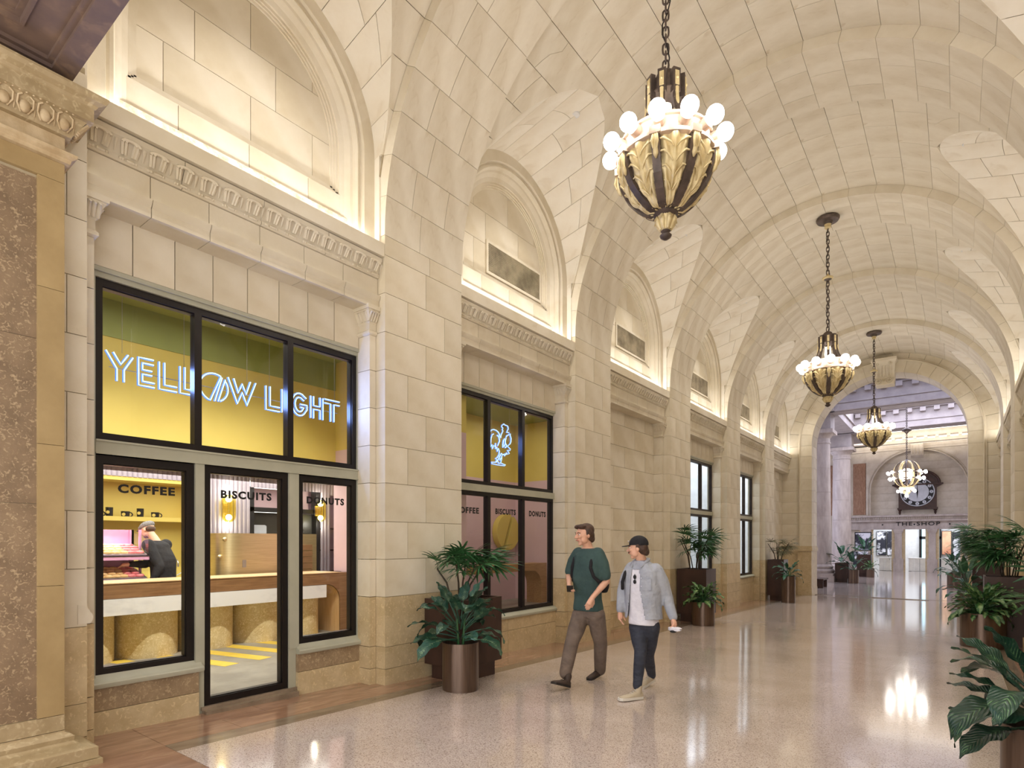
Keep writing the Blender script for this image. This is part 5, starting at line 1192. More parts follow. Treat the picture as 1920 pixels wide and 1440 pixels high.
for z in (1.40, 1.07):
    ob('shelf', MB().box(xa, xb_, y0, y1, z - .06, z - .0), 'pink_case', pcase); ob('shelf_edge', MB().box(xb_, xb_ + .01, y0, y1, z - .012, z + .004), 'black', pcase)
    for (ta, tb, lab) in ((2.70, 3.42, 'right'), (1.95, 2.66, 'left')):
        lv = 'upper' if z > 1.2 else 'lower'
        t = emp('tray', (0, 0, 0), 'white-lined tray at the %s of the %s pastry shelf' % (lab, lv), 'tray', 'trays in the pastry case')
        ob('liner', MB().box(xa + .08, xb_ - .04, ta, tb, z + .001, z + .008).xf(TLT(z)), 'tray_paper', t); m = MB(); frame_xy(m, xa + .06, xb_ - .02, ta - .015, tb + .015, .015, z + .001, z + .022); m.xf(TLT(z)); ob('rim', m, 'steel', t)
        for i in range(7):
            for j in range(4):
                y = ta + .07 + (tb - ta - .14) * i / 6 + .02 * (j % 2); x = xa + .15 + .115 * j
                pink = (i >= 5 and lab == 'right') or (lab == 'left' and i >= 3)
                if lab == 'left' and i < 3: continue
                key = 'pink_donut' if pink else 'biscuit'
                if key + '_m' not in BX:
                    mb = MB()
                    if pink: mb.grid(lambda u, v: ((.036 + .019 * cos(2 * pi * v)) * cos(2 * pi * u), (.036 + .019 * cos(2 * pi * v)) * sin(2 * pi * u), .018 + .018 * sin(2 * pi * v)), 14, 8, True, True)
                    else: mb.lathe([(.001, 0), (.045, .002), (.052, .012), (.048, .026), (.03, .036), (.001, .040)], 12)
                    BX[key + '_m'] = mb.mesh(key, key, 70)
                o = bpy.data.objects.new('donut' if pink else 'biscuit', BX[key + '_m']); C.objects.link(o)
                o.location = (x + random.uniform(-.008, .008), y, z + .0085 + (xb_ - .04 - x) * .28); o.rotation_euler = (0, 0, random.random() * 6); o.scale = (1.12, 1.12, 1.15)
                tag(o, ('pink glazed donut' if pink else 'pale golden biscuit') + ', %s row, %s across, on the %s %s tray' % (('back', 'third', 'second', 'front')[j], ('first', 'second', 'third', 'fourth', 'fifth', 'sixth', 'seventh')[i], lv, lab), 'pastry', '%s on the %s %s tray' % ('donuts' if pink else 'biscuits', lv, lab))
# ================================================================ PLANTERS AND PLANTS
def leaf_mat(name, dark, light, edge, amt):
    m = bpy.data.materials.new(name); m.use_nodes = True; nt = m.node_tree; L = nt.links.new; b = nt.nodes['Principled BSDF']
    uv = nd(nt, 'ShaderNodeUVMap'); sep = nd(nt, 'ShaderNodeSeparateXYZ'); L(uv.outputs[0], sep.inputs[0])
    ab = nd(nt, 'ShaderNodeMath', operation='SUBTRACT'); ab.inputs[1].default_value = .5; L(sep.outputs['X'], ab.inputs[0])
    a2 = nd(nt, 'ShaderNodeMath', operation='ABSOLUTE'); L(ab.outputs[0], a2.inputs[0])
    # veins: stripes slanting from the midrib
    k = nd(nt, 'ShaderNodeMath', operation='MULTIPLY_ADD'); k.inputs[1].default_value = -.55; L(a2.outputs[0], k.inputs[0]); L(sep.outputs['Y'], k.inputs[2])
    s_ = nd(nt, 'ShaderNodeMath', operation='MULTIPLY'); s_.inputs[1].default_value = 80; L(k.outputs[0], s_.inputs[0])
    si = nd(nt, 'ShaderNodeMath', operation='SINE'); L(s_.outputs[0], si.inputs[0])
    n = nd(nt, 'ShaderNodeTexNoise'); n.inputs['Scale'].default_value = 14; n.inputs['Detail'].default_value = 4; tc = nd(nt, 'ShaderNodeTexCoord'); L(tc.outputs['Object'], n.inputs['Vector'])
    ml = nd(nt, 'ShaderNodeMath', operation='MULTIPLY_ADD'); ml.inputs[1].default_value = .22; L(si.outputs[0], ml.inputs[0]); L(n.outputs['Fac'], ml.inputs[2])
    m2 = nd(nt, 'ShaderNodeMath', operation='MULTIPLY_ADD'); m2.inputs[1].default_value = edge; L(a2.outputs[0], m2.inputs[0]); L(ml.outputs[0], m2.inputs[2])
    r = nd(nt, 'ShaderNodeMapRange'); r.inputs['From Min'].default_value = amt; r.inputs['From Max'].default_value = amt + .14; L(m2.outputs[0], r.inputs['Value'])
    mx = nd(nt, 'ShaderNodeMix', data_type='RGBA'); mx.inputs['A'].default_value = (*dark, 1); mx.inputs['B'].default_value = (*light, 1); L(r.outputs[0], mx.inputs['Factor'])
    oi = nd(nt, 'ShaderNodeObjectInfo'); rr = nd(nt, 'ShaderNodeMapRange'); rr.inputs['To Min'].default_value = .75; rr.inputs['To Max'].default_value = 1.3; L(oi.outputs['Random'], rr.inputs['Value'])
    hs = nd(nt, 'ShaderNodeHueSaturation'); L(rr.outputs[0], hs.inputs['Value']); L(mx.outputs['Result'], hs.inputs['Color']); L(hs.outputs[0], b.inputs['Base Color'])
    b.inputs['Roughness'].default_value = .32
    bp = nd(nt, 'ShaderNodeBump'); bp.inputs['Strength'].default_value = .35; bp.inputs['Distance'].default_value = .004; L(si.outputs[0], bp.inputs['Height']); L(bp.outputs[0], b.inputs['Normal'])
    M[name] = m
leaf_mat('dieffenbachia_leaf', sr(40, 76, 58), sr(140, 164, 122), -.9, .53)
leaf_mat('calathea_leaf', sr(26, 58, 42), sr(96, 132, 88), -.3, .60)
leaf_mat('aglaonema_leaf', sr(48, 92, 48), sr(168, 192, 128), -.5, .48)
leaf_mat('spath_leaf', sr(40, 84, 56), sr(96, 140, 100), -.6, .68)
leaf_mat('palm_leaf', sr(54, 102, 58), sr(104, 144, 86), -.2, .80)
leaf_mat('palm_dry_leaf', sr(92, 92, 58), sr(136, 124, 84), -.2, .60)
def leaf_mesh(name, mt, L_, Wd, petiole, droop, wave=.0, nseg=12, fold=.18, tip=.5):
    """leaf starts at origin, rises along +Y/+Z; droop = total bend in radians"""
    vs = []; fs = []; uvs = []; y = z = 0.; pts = []
    a = 0.
    n1 = 4
    for i in range(n1 + 1):
        pts.append((y, z, a, 0.)); 
        if i < n1: y += petiole / n1 * cos(a); z += petiole / n1 * sin(a); a -= droop * .12 / n1
    base = len(pts) - 1
    for i in range(1, nseg + 1):
        t = i / nseg; y += L_ / nseg * cos(a); z += L_ / nseg * sin(a); a -= droop * .88 / nseg * (.5 + t)
        pts.append((y, z, a, t))
    mb = MB(); mb.tube([(0, p[0], p[1]) for p in pts[:base + 1]], [.006 * (1 + L_)] * (base + 1), 5)
    nuv = len(mb.f); o = len(mb.v); cols = 7; rows = 0
    for (yy, zz, aa, t) in pts[base:]:
        w_ = Wd / 2 * (sin(pi * min(1, t ** .8)) ** .75) * (1 - .25 * t) + .002
        for j in range(cols):
            s_ = (j / (cols - 1) - .5) * 2; lift = abs(s_) * w_ * fold + wave * sin(t * 17 + s_ * 2) * abs(s_)
            mb.v.append((s_ * w_, yy - sin(aa) * lift, zz + cos(aa) * lift)); uvs.append(((s_ + 1) / 2, t))
        rows += 1
    for i in range(rows - 1):
        for j in range(cols - 1): mb.f.append((o + i * cols + j, o + i * cols + j + 1, o + (i + 1) * cols + j + 1, o + (i + 1) * cols + j))
    me = mb.mesh(name, mt, 80, fix=False); lay = me.uv_layers.new(name='UVMap')
    for p in me.polygons:
        for li in p.loop_indices:
            vi = me.loops[li].vertex_index; lay.data[li].uv = uvs[vi - o] if vi >= o else (0, 0)
    return me
def fan_mesh(name, mt, n, L_, Wd, spread, petiole):
    mb = MB(); uvs = {}
    mb.tube([(0, 0, 0), (0, petiole * .5, .02), (0, petiole, .0)], .0035, 5)
    for k in range(n):
        a = (k / (n - 1) - .5) * spread; ll = L_ * (1 - .25 * abs(k / (n - 1) - .5) * 2) * random.uniform(.88, 1.06)
        o = len(mb.v); ns = 5; dz = random.uniform(.05, .35)
        for i in range(ns + 1):
            t = i / ns; w_ = Wd / 2 * (.35 + .65 * sin(pi * min(1, .15 + t * .8))) * (1 if t < .98 else .35)
            x = sin(a) * ll * t; y = petiole + cos(a) * ll * t; z = -ll * (dz + .25) * t * t + .02 * t
            px, py = cos(a), -sin(a)
            for s_ in (-1, 0, 1):
                mb.v.append((x + px * w_ * s_, y + py * w_ * s_, z + abs(s_) * .3 * w_)); uvs[len(mb.v) - 1] = ((s_ + 1) / 2, t)
        for i in range(ns):
            for j in range(2): mb.f.append((o + i * 3 + j, o + i * 3 + j + 1, o + i * 3 + 4 + j, o + i * 3 + 3 + j))
    me = mb.mesh(name, mt, 80, fix=False); lay = me.uv_layers.new(name='UVMap')
    for p in me.polygons:
        for li in p.loop_indices: lay.data[li].uv = uvs.get(me.loops[li].vertex_index, (0, 0))
    return me
def put_leaf(parent, me, loc, az, pitch, roll=0, sc=1, name='leaf'):
    o = bpy.data.objects.new(name, me); C.objects.link(o); o.parent = parent
    o.matrix_basis = Matrix.Translation(loc) @ Matrix.Rotation(az, 4, 'Z') @ Matrix.Rotation(pitch, 4, 'X') @ Matrix.Rotation(roll, 4, 'Y') @ Matrix.Scale(sc, 4)
    return o
def cyl_planter(x, y, r, h, label, z=None):
    e = emp('cylinder_planter', (0, 0, 0), label, 'planter')
    ob('shell', MB().lathe([(r * .97, .0), (r * .97, .012), (r, .014), (r, h), (r - .012, h), (r - .014, h - .06)], 48), 'planter_bronze', e, 40)
    ob('soil', MB().lathe([(.001, h - .05), (r - .013, h - .055)], 24), 'soil', e)
    e.location = (x, y, FZ(y) if z is None else z); return e
def box_planter(x0, x1, y0, y1, h, label, z=None):
    e = emp('box_planter', (0, 0, 0), label, 'planter'); cx, cy = (x0 + x1) / 2, (y0 + y1) / 2; a, b = (x1 - x0) / 2, (y1 - y0) / 2
    zf = min(FZ(y0), FZ(y1)) if z is None else z
    ob('plinth', MB().box(-a + .06, a - .06, -b + .06, b - .06, 0, .19), 'planter_brown', e)
    m = MB(); frame_xy(m, -a, a, -b, b, .03, .19, h); m.box(-a + .03, a - .03, -b + .03, b - .03, .19, h - .08)
    ob('box', m, 'planter_brown', e); ob('soil', MB().box(-a + .031, a - .031, -b + .031, b - .031, h - .08, h - .05), 'soil', e)
    e.location = (cx, cy, zf); return e, zf
def safe(x, az, reach, wall):
    if wall is None: return az
    g = 1 if wall < XC else -1; d = -sin(az) * g
    if abs(x - wall) > .75 or d > .3: return az
    d = .3 + .6 * abs(d); return atan2(-g * d, (1 if cos(az) > 0 else -1) * sqrt(max(.01, 1 - d * d)))
def broad_plant(x, y, z, kind, n, L_, Wd, pet, label, seed, hgt=.25, up=.9, sname='broadleaf_plant', group=None, azr=(0, 2 * pi), stem=True, wall=None):
    rnd = random.Random(seed)
    e = emp(sname, (0, 0, 0), label, 'plant', group)
    ms = [leaf_mesh('leaf', kind, L_ * s_, Wd * s_, pet, d, wave=.012) for s_, d in ((1, 1.5), (.9, 1.1), (1.05, 2.0), (.8, .6))]
    if stem:
        m = MB()
        for k in range(4): m.tube([(.03 * cos(k * 1.6), .03 * sin(k * 1.6), -.05), (.05 * cos(k * 1.6), .05 * sin(k * 1.6), hgt * .55), (.06 * cos(k * 1.6), .06 * sin(k * 1.6), hgt)], [.014, .011, .008], 7)
        ob('stems', m, 'palm_leaf', e, 60, kind='stuff')
    for k in range(n):
        t = k / max(1, n - 1); az = azr[0] + (azr[1] - azr[0]) * ((k * .381966) % 1) + rnd.uniform(-.2, .2); pitch = up * (1.15 * t + .12) + rnd.uniform(-.15, .15)
        zz = hgt * (.15 + .85 * t); put_leaf(e, ms[k % 4 if t < .8 else 3], (0.04 * cos(az + pi / 2), .04 * sin(az + pi / 2), zz), safe(x, az, (L_ + pet) * .95, wall), pitch, rnd.uniform(-.4, .4), rnd.uniform(.85, 1.12))
    e.location = (x, y, z); return e
def palm(x, y, z, hs, label, seed, n=26, dry=False, L_=.30, spread=.34, Wd=.026, fn=8, ncane=5, gmin=.45, wall=None):
    rnd = random.Random(seed); random.seed(seed)
    e = emp('fan_palm', (0, 0, 0), label, 'plant', None); mt_ = 'palm_dry_leaf' if dry else 'palm_leaf'
    ms = [fan_mesh('leaf', mt_, fn + q, L_, Wd, 2.6 + .3 * q, .22) for q in range(3)]
    canes = []
    for k in range(ncane):
        a = 2 * pi * k / ncane + rnd.uniform(-.4, .4); r0 = rnd.uniform(.02, .10); h_ = hs * rnd.uniform(.75, 1.05); dx, dy = cos(a) * spread * .35, sin(a) * spread * .35
        pts = [(cos(a) * r0, sin(a) * r0, -.06), (cos(a) * r0 + dx * .3, sin(a) * r0 + dy * .3, h_ * .5), (cos(a) * r0 + dx, sin(a) * r0 + dy, h_)]
        ob('cane', MB().tube(pts, [.013, .011, .009], 7), 'stem', e, 60); canes.append((a, pts, h_))
    for k in range(n):
        a, pts, h_ = canes[k % ncane]; t = rnd.uniform(gmin, 1.0); p = Vector(pts[1]).lerp(Vector(pts[2]), max(0, t * 2 - 1))
        az = k * 2.39996 + rnd.uniform(-.3, .3)
        put_leaf(e, ms[k % 3], (p.x, p.y, p.z), safe(x + p.x, az, L_ + .22, wall), .15 + .75 * (t - .45) + rnd.uniform(-.2, .35), rnd.uniform(-.5, .5), rnd.uniform(.8, 1.12))
    e.location = (x, y, z); return e
def merge(plant, pot, label):
    d = Matrix.Translation(plant.location - pot.location)
    for ch in [c for c in C.objects if c.parent == plant]:
        ch.parent = pot; ch.matrix_parent_inverse = d
    bpy.data.objects.remove(plant); pot.name = 'potted_plant'; pot['label'] = label; pot['category'] = 'plant'
# group 1: beside the first pier, left
pot, zf = box_planter(-5.02, -4.46, 4.86, 5.62, .96, 'dark brown box planter with recessed plinth against the first pier')
merge(palm(-4.78, 5.22, zf + .90, .52, 'tall fan palm in the dark box planter against the first pier', 3, 34, L_=.33, spread=.70, Wd=.028, fn=8, gmin=.72, wall=-5.04), pot, 'tall fan palm in the dark box planter against the first pier')
pot = cyl_planter(-4.30, 4.70, .198, .52, 'bronze cylinder planter standing before the first pier box planter')
merge(broad_plant(-4.30, 4.70, FZ(4.7) + .47, 'dieffenbachia_leaf', 32, .35, .19, .22, 'large-leaved dark green plant with pale flecks in the planter by the first pier', 5, .30), pot, 'large-leaved dark green plant with pale flecks in the planter by the first pier')
# group 2
pot, zf = box_planter(-5.02, -4.36, 12.66, 13.30, 1.19, 'dark brown box planter against the third pier, beyond the walking men')
merge(palm(-4.72, 12.95, zf + 1.13, .74, 'fan palm with many thin canes in the planter against the third pier', 11, 40, L_=.36, spread=.70, Wd=.028, ncane=7, gmin=.5, wall=-5.04), pot, 'fan palm with many thin canes in the planter against the third pier')
pot = cyl_planter(-4.33, 12.38, .235, .50, 'bronze cylinder planter in front of the third pier')
merge(broad_plant(-4.33, 12.38, FZ(12.4) + .45, 'aglaonema_leaf', 54, .30, .125, .13, 'bushy pale-splashed leafy plant in the cylinder before the third pier', 6, .20, up=.85, group=None), pot, 'bushy pale-splashed leafy plant in the cylinder before the third pier')
# group 3
pot, zf = box_planter(-5.0, -4.50, 20.4, 21.0, 1.36, 'dark brown box planter against the fifth pier near the end arch')
merge(palm(-4.75, 20.7, zf + 1.30, .58, 'sparse brownish fan palm in the planter near the end arch', 17, 40, True, L_=.28, spread=.75, Wd=.018, fn=7, ncane=7, gmin=.3, wall=-5.04), pot, 'sparse brownish fan palm in the planter near the end arch')
pot = cyl_planter(-4.27, 19.96, .20, .84, 'tall bronze cylinder planter near the end arch')
merge(broad_plant(-4.27, 19.96, FZ(20) + .78, 'spath_leaf', 20, .36, .13, .14, 'glossy green drooping plant in the tall cylinder near the end arch', 8, .22), pot, 'glossy green drooping plant in the tall cylinder near the end arch')
# concourse groups
p = W(1580, 1085, 29.0); pot, zf = box_planter(p.x - .3, p.x + .3, p.y - .3, p.y + .3, .95, 'dark box planter by the nearest concourse column', HF)
merge(broad_plant(p.x, p.y, HF + .9, 'spath_leaf', 12, .80, .24, .35, 'dark strap-leaved plant in the box by the nearest concourse column', 9, .2, up=1.15), pot, 'dark strap-leaved plant in the box by the nearest concourse column')
p = W(1600, 1085, 28.2); pot = cyl_planter(p.x, p.y, .23, .64, 'bronze cylinder planter right of the box by the concourse column', HF)
merge(broad_plant(p.x, p.y, HF + .58, 'spath_leaf', 11, .75, .22, .3, 'upright broad-leaved plant in the bronze cylinder by the concourse column', 10, .15, up=1.2), pot, 'upright broad-leaved plant in the bronze cylinder by the concourse column')
p = W(1621, 1085, 33.5); pot, zf = box_planter(p.x - .35, p.x + .35, p.y - .35, p.y + .35, 1.25, 'tall dark box planter farther into the concourse', HF)
merge(broad_plant(p.x, p.y, HF + 1.2, 'spath_leaf', 11, .95, .26, .4, 'arching broad-leaved plant in the tall box farther into the concourse', 12, .2, up=1.1), pot, 'arching broad-leaved plant in the tall box farther into the concourse')
p = W(1632, 1085, 32.8); pot = cyl_planter(p.x, p.y, .20, .50, 'small cylinder planter beside the tall concourse box planter', HF)
merge(broad_plant(p.x, p.y, HF + .45, 'aglaonema_leaf', 18, .34, .13, .14, 'small bushy plant beside the tall concourse box planter', 13, .2), pot, 'small bushy plant beside the tall concourse box planter')
# right side
p = W(1789, 1085, 24.9); pot = cyl_planter(p.x, p.y, .25, .66, 'bronze cylinder planter just beyond the right jamb of the end arch', HF)
merge(broad_plant(p.x, p.y, HF + .6, 'spath_leaf', 20, .60, .20, .28, 'dark drooping plant just beyond the right jamb of the end arch', 14, .35, up=1.1), pot, 'dark drooping plant just beyond the right jamb of the end arch')
p = W(1808, 1085, 25.6); pot, zf = box_planter(p.x - .2, p.x + .2, p.y - .3, p.y + .3, 1.0, 'dark box planter just beyond the right jamb of the end arch', HF)
pot, zf = box_planter(.30, .92, 20.3, 20.95, 1.36, 'dark brown box planter against the fifth right-hand pier')
merge(palm(.62, 20.6, zf + 1.30, .9, 'large fan palm in the box against the fifth right-hand pier', 21, 60, L_=.50, spread=.95, Wd=.032, ncane=7, gmin=.3, wall=.94), pot, 'large fan palm in the box against the fifth right-hand pier')
pot = cyl_planter(.18, 19.4, .22, .55, 'bronze cylinder planter before the fifth right-hand pier')
merge(broad_plant(.18, 19.4, FZ(19.4) + .5, 'spath_leaf', 20, .62, .18, .28, 'dark long-leaved plant before the fifth right-hand pier', 23, .35, up=1.0), pot, 'dark long-leaved plant before the fifth right-hand pier')
pot, zf = box_planter(.36, .93, 13.1, 13.8, 1.20, 'dark brown box planter against the third right-hand pier')
merge(palm(.70, 13.4, zf + 1.14, .80, 'big glossy fan palm in the box against the third right-hand pier', 25, 54, L_=.42, spread=.70, Wd=.030, ncane=7, gmin=.2, wall=.94), pot, 'big glossy fan palm in the box against the third right-hand pier')
pot = cyl_planter(.33, 12.75, .315, .58, 'wide bronze cylinder planter in front of the third right-hand pier')
merge(broad_plant(.33, 12.75, FZ(12.8) + .50, 'aglaonema_leaf', 76, .38, .125, .16, 'wide bushy pale-striped plant in front of the third right-hand pier', 27, .26, up=.8), pot, 'wide bushy pale-striped plant in front of the third right-hand pier')
pot = cyl_planter(.40, 4.62, .20, .52, 'brown cylinder planter at the near right edge')
merge(broad_plant(.40, 4.62, FZ(4.6) + .47, 'calathea_leaf', 36, .38, .19, .18, 'large dark ribbed leaves of the nearest plant at the right edge', 29, .24, up=.82), pot, 'large dark ribbed leaves of the nearest plant at the right edge')
pot, zf = box_planter(.50, .93, 5.02, 5.5, .96, 'dark brown box planter at the right edge behind the nearest pot')
merge(palm(.74, 5.25, zf + .90, .46, 'fan palm whose pale fronds reach in at the right edge', 31, 18, L_=.27, spread=.40, Wd=.028, gmin=.5, wall=.94), pot, 'fan palm whose pale fronds reach in at the right edge')
# ================================================================ PEOPLE
mat('skin', sr(226, 178, 150), sr(212, 160, 132), .5, scale=6)
mat('hair_brown', sr(84, 58, 42), sr(58, 40, 30), .6, scale=40, stretch=(1, 1, .3), bump=.4, bscale=120)
mat('green_tee', sr(62, 86, 82), sr(50, 72, 70), .85, scale=4, bump=.5, bscale=9, bdist=.04)
mat('brown_trousers', sr(120, 104, 92), sr(104, 90, 80), .85, scale=5, bump=.5, bscale=9, bdist=.05, stretch=(1, 1, 1.6))
mat('grey_shirt', sr(172, 176, 184), sr(156, 160, 170), .85, scale=5, bump=.6, bscale=8, bdist=.06)
mat('white_tee', sr(232, 230, 236), sr(220, 218, 226), .8, scale=5, bump=.5, bscale=8, bdist=.05)
mat('dark_jeans', sr(54, 58, 70), sr(40, 43, 54), .8, scale=8, bump=.6, bscale=9, bdist=.05, stretch=(1, 1, 2))
mat('black_cloth', sr(30, 28, 32), sr(22, 21, 25), .85, scale=6, bump=.6, bscale=8, bdist=.05)
mat('shoe_brown', sr(78, 62, 52), sr(62, 48, 40), .7); mat('shoe_beige', sr(196, 182, 156), sr(178, 164, 138), .7); mat('sole', sr(226, 220, 208), None, .6); mat('sole_dark', sr(40, 34, 30), None, .7)
mat('tweed', sr(150, 148, 146), sr(96, 94, 94), .9, scale=60); mat('lips', sr(188, 118, 104), None, .5); mat('eye_white', sr(236, 232, 228), None, .3)
def fuse(name, mb, mt, parent, voxel=.01, smooth=4, fac=.5):
    me = mb.mesh(name, mt, None); o = bpy.data.objects.new('tmp', me); C.objects.link(o)
    r = o.modifiers.new('r', 'REMESH'); r.mode = 'VOXEL'; r.voxel_size = voxel
    if smooth: s_ = o.modifiers.new('s', 'SMOOTH'); s_.iterations = smooth; s_.factor = fac
    dg = bpy.context.evaluated_depsgraph_get(); dg.update()
    m2 = bpy.data.meshes.new_from_object(o.evaluated_get(dg)); bpy.data.objects.remove(o)
    m2.name = name; m2.materials.clear(); m2.materials.append(M[mt]); m2.shade_smooth()
    return ob(name, m2, None, parent)
def V3(*a): return Vector(a)
def limb(mb, pts, rs, n=14, k=4, flat=1.0):
    P = []; R = []
    for i in range(len(pts) - 1):
        for j in range(k):
            t = j / k; P.append(Vector(pts[i]).lerp(Vector(pts[i + 1]), t)); R.append(rs[i] + (rs[i + 1] - rs[i]) * (3 * t * t - 2 * t ** 3))
    P.append(Vector(pts[-1])); R.append(rs[-1]); mb.tube(P, R, n)
    for p, r in zip(pts, rs): mb.ball(p, r * .99, 12, 8)
def basis(fwd, up=Vector((0, 0, 1))):
    f = Vector(fwd).normalized(); r = f.cross(up).normalized(); u = r.cross(f).normalized()
    return Matrix(((r.x, f.x, u.x), (r.y, f.y, u.y), (r.z, f.z, u.z))).to_4x4()      # local x = his right, y = forward, z = up
def ell(mb, B, c, rx, ry, rz, n=16, m=12):
    t = MB().ball((0, 0, 0), 1, n, m, (rx, ry, rz)); t.v = [tuple((B @ Vector(v)) + Vector(c)) for v in t.v]; mb.add(t.v, t.f)
def torso(mb, rows, B):
    """rows: (centre, half width, half depth) bottom to top, superelliptic sections"""
    n = 20; vs = []; rr = []
    for i in range(len(rows) - 1):
        for j in range(4):
            t = j / 4; s_ = 3 * t * t - 2 * t ** 3; a, b = rows[i], rows[i + 1]; rr.append((Vector(a[0]).lerp(Vector(b[0]), t), a[1] + (b[1] - a[1]) * s_, a[2] + (b[2] - a[2]) * s_))
    rr.append((Vector(rows[-1][0]), rows[-1][1], rows[-1][2]))
    for c, w_, d in rr:
        for k in range(n):
            a = 2 * pi * k / n; ca, sa = cos(a), sin(a); e = .8
            p = Vector((w_ * abs(ca) ** e * (1 if ca > 0 else -1), d * abs(sa) ** e * (1 if sa > 0 else -1), 0)); vs.append(c + B.to_3x3() @ p)
    m = len(rr); mb.add(vs, [(i * n + k, i * n + (k + 1) % n, (i + 1) * n + (k + 1) % n, (i + 1) * n + k) for i in range(m - 1) for k in range(n)] + [tuple(range(n))[::-1], tuple((m - 1) * n + k for k in range(n))])
def hand(mb, wrist, fwd, palmn, right, curl=.5, sc=1.0):
    """fwd = direction of fingers, palmn = direction the palm faces; right hand: thumb side = palmn x fwd"""
    f = Vector(fwd).normalized(); p = Vector(palmn); p = (p - f * p.dot(f)).normalized(); th = p.cross(f) * (1 if right else -1)
    w_ = Vector(wrist)
    limb(mb, [w_ - f * .01, w_ + f * .045 * sc, w_ + f * .075 * sc], [.024 * sc, .030 * sc, .030 * sc], 10, 2)
    for s_ in (-1, 1): limb(mb, [w_ + f * .02 * sc + th * .012 * s_ * sc, w_ + f * .085 * sc + th * .026 * s_ * sc], [.02 * sc, .0135 * sc], 8, 2)
    for k, (off, L_) in enumerate([(.030, .070), (.011, .080), (-.010, .074), (-.029, .056)]):
        b0 = w_ + f * (.088 - .004 * abs(k - 1)) * sc + th * off * sc; d = f.copy(); pts = [b0 - f * .02]; 
        pts.append(b0); c = b0
        for q, seg in enumerate((.45, .32, .23)):
            a = curl * (.55 if q == 0 else .9) * (1 + .12 * k); d = (d * cos(a) + p * sin(a)).normalized(); c = c + d * L_ * seg * sc; pts.append(c)
        limb(mb, pts, [.0095 * sc, .0092 * sc, .0088 * sc, .008 * sc, .0068 * sc], 8, 2)
    b0 = w_ + f * .025 * sc + th * .026 * sc; d = (f * .72 + th * .62 + p * .35).normalized(); c = b0 + d * .038 * sc; d2 = (f * .9 + p * .45 + th * .1).normalized()
    limb(mb, [w_ + f * .01 * sc, b0, c, c + d2 * .028 * sc, c + d2 * .05 * sc], [.018 * sc, .0145 * sc, .0115 * sc, .0105 * sc, .008 * sc], 8, 2)
def head(mb, c, B, sc=1.0):
    c = Vector(c)
    def at(x, y, z): return c + B.to_3x3() @ (Vector((x, y, z)) * sc)
    E_ = lambda x, y, z, rx, ry, rz: ell(mb, B, at(x, y, z), rx * sc, ry * sc, rz * sc)
    E_(0, -.012, .030, .076, .096, .088); E_(0, .022, .0, .066, .070, .080); E_(0, .030, -.050, .050, .055, .052); E_(0, .060, -.092, .026, .024, .022)
    E_(.048, .03, -.055, .02, .04, .035); E_(-.048, .03, -.055, .02, .04, .035)
    E_(0, .082, .028, .050, .016, .014); E_(.036, .072, -.014, .022, .022, .02); E_(-.036, .072, -.014, .022, .022, .02)
    limb(mb, [at(0, .088, .022), at(0, .104, -.004), at(0, .114, -.022)], [.009 * sc, .011 * sc, .0135 * sc], 8, 2); E_(.012, .098, -.024, .009, .012, .008); E_(-.012, .098, -.024, .009, .012, .008)
    E_(0, .086, -.052, .024, .014, .012)
    for s_ in (-1, 1): E_(.078 * s_, -.008, -.004, .010, .020, .032)
def face_parts(p, c, B, sc=1.0, brow='hair_brown'):
    c = Vector(c); at = lambda x, y, z: c + B.to_3x3() @ (Vector((x, y, z)) * sc)
    for s_ in (-1, 1):
        m = MB(); ell(m, B, at(.032 * s_, .080, .010), .0135, .010, .008, 12, 8); e = ob('eye', m, 'eye_white', p, 80)
        m = MB(); ell(m, B, at(.032 * s_, .0885, .010), .006, .003, .006, 10, 6); ob('iris', m, 'black', e, 80)
        ob('eyebrow', MB().tube([at(.016 * s_, .096, .026), at(.034 * s_, .093, .032), at(.054 * s_, .078, .026)], [.0035, .005, .003], 6), brow, p, 80)
    m = MB().tube([at(-.024, .090, -.054), at(-.01, .101, -.051), at(.01, .101, -.051), at(.024, .090, -.054)], [.003, .006, .006, .003], 8); ob('lips', m, 'lips', p, 80)
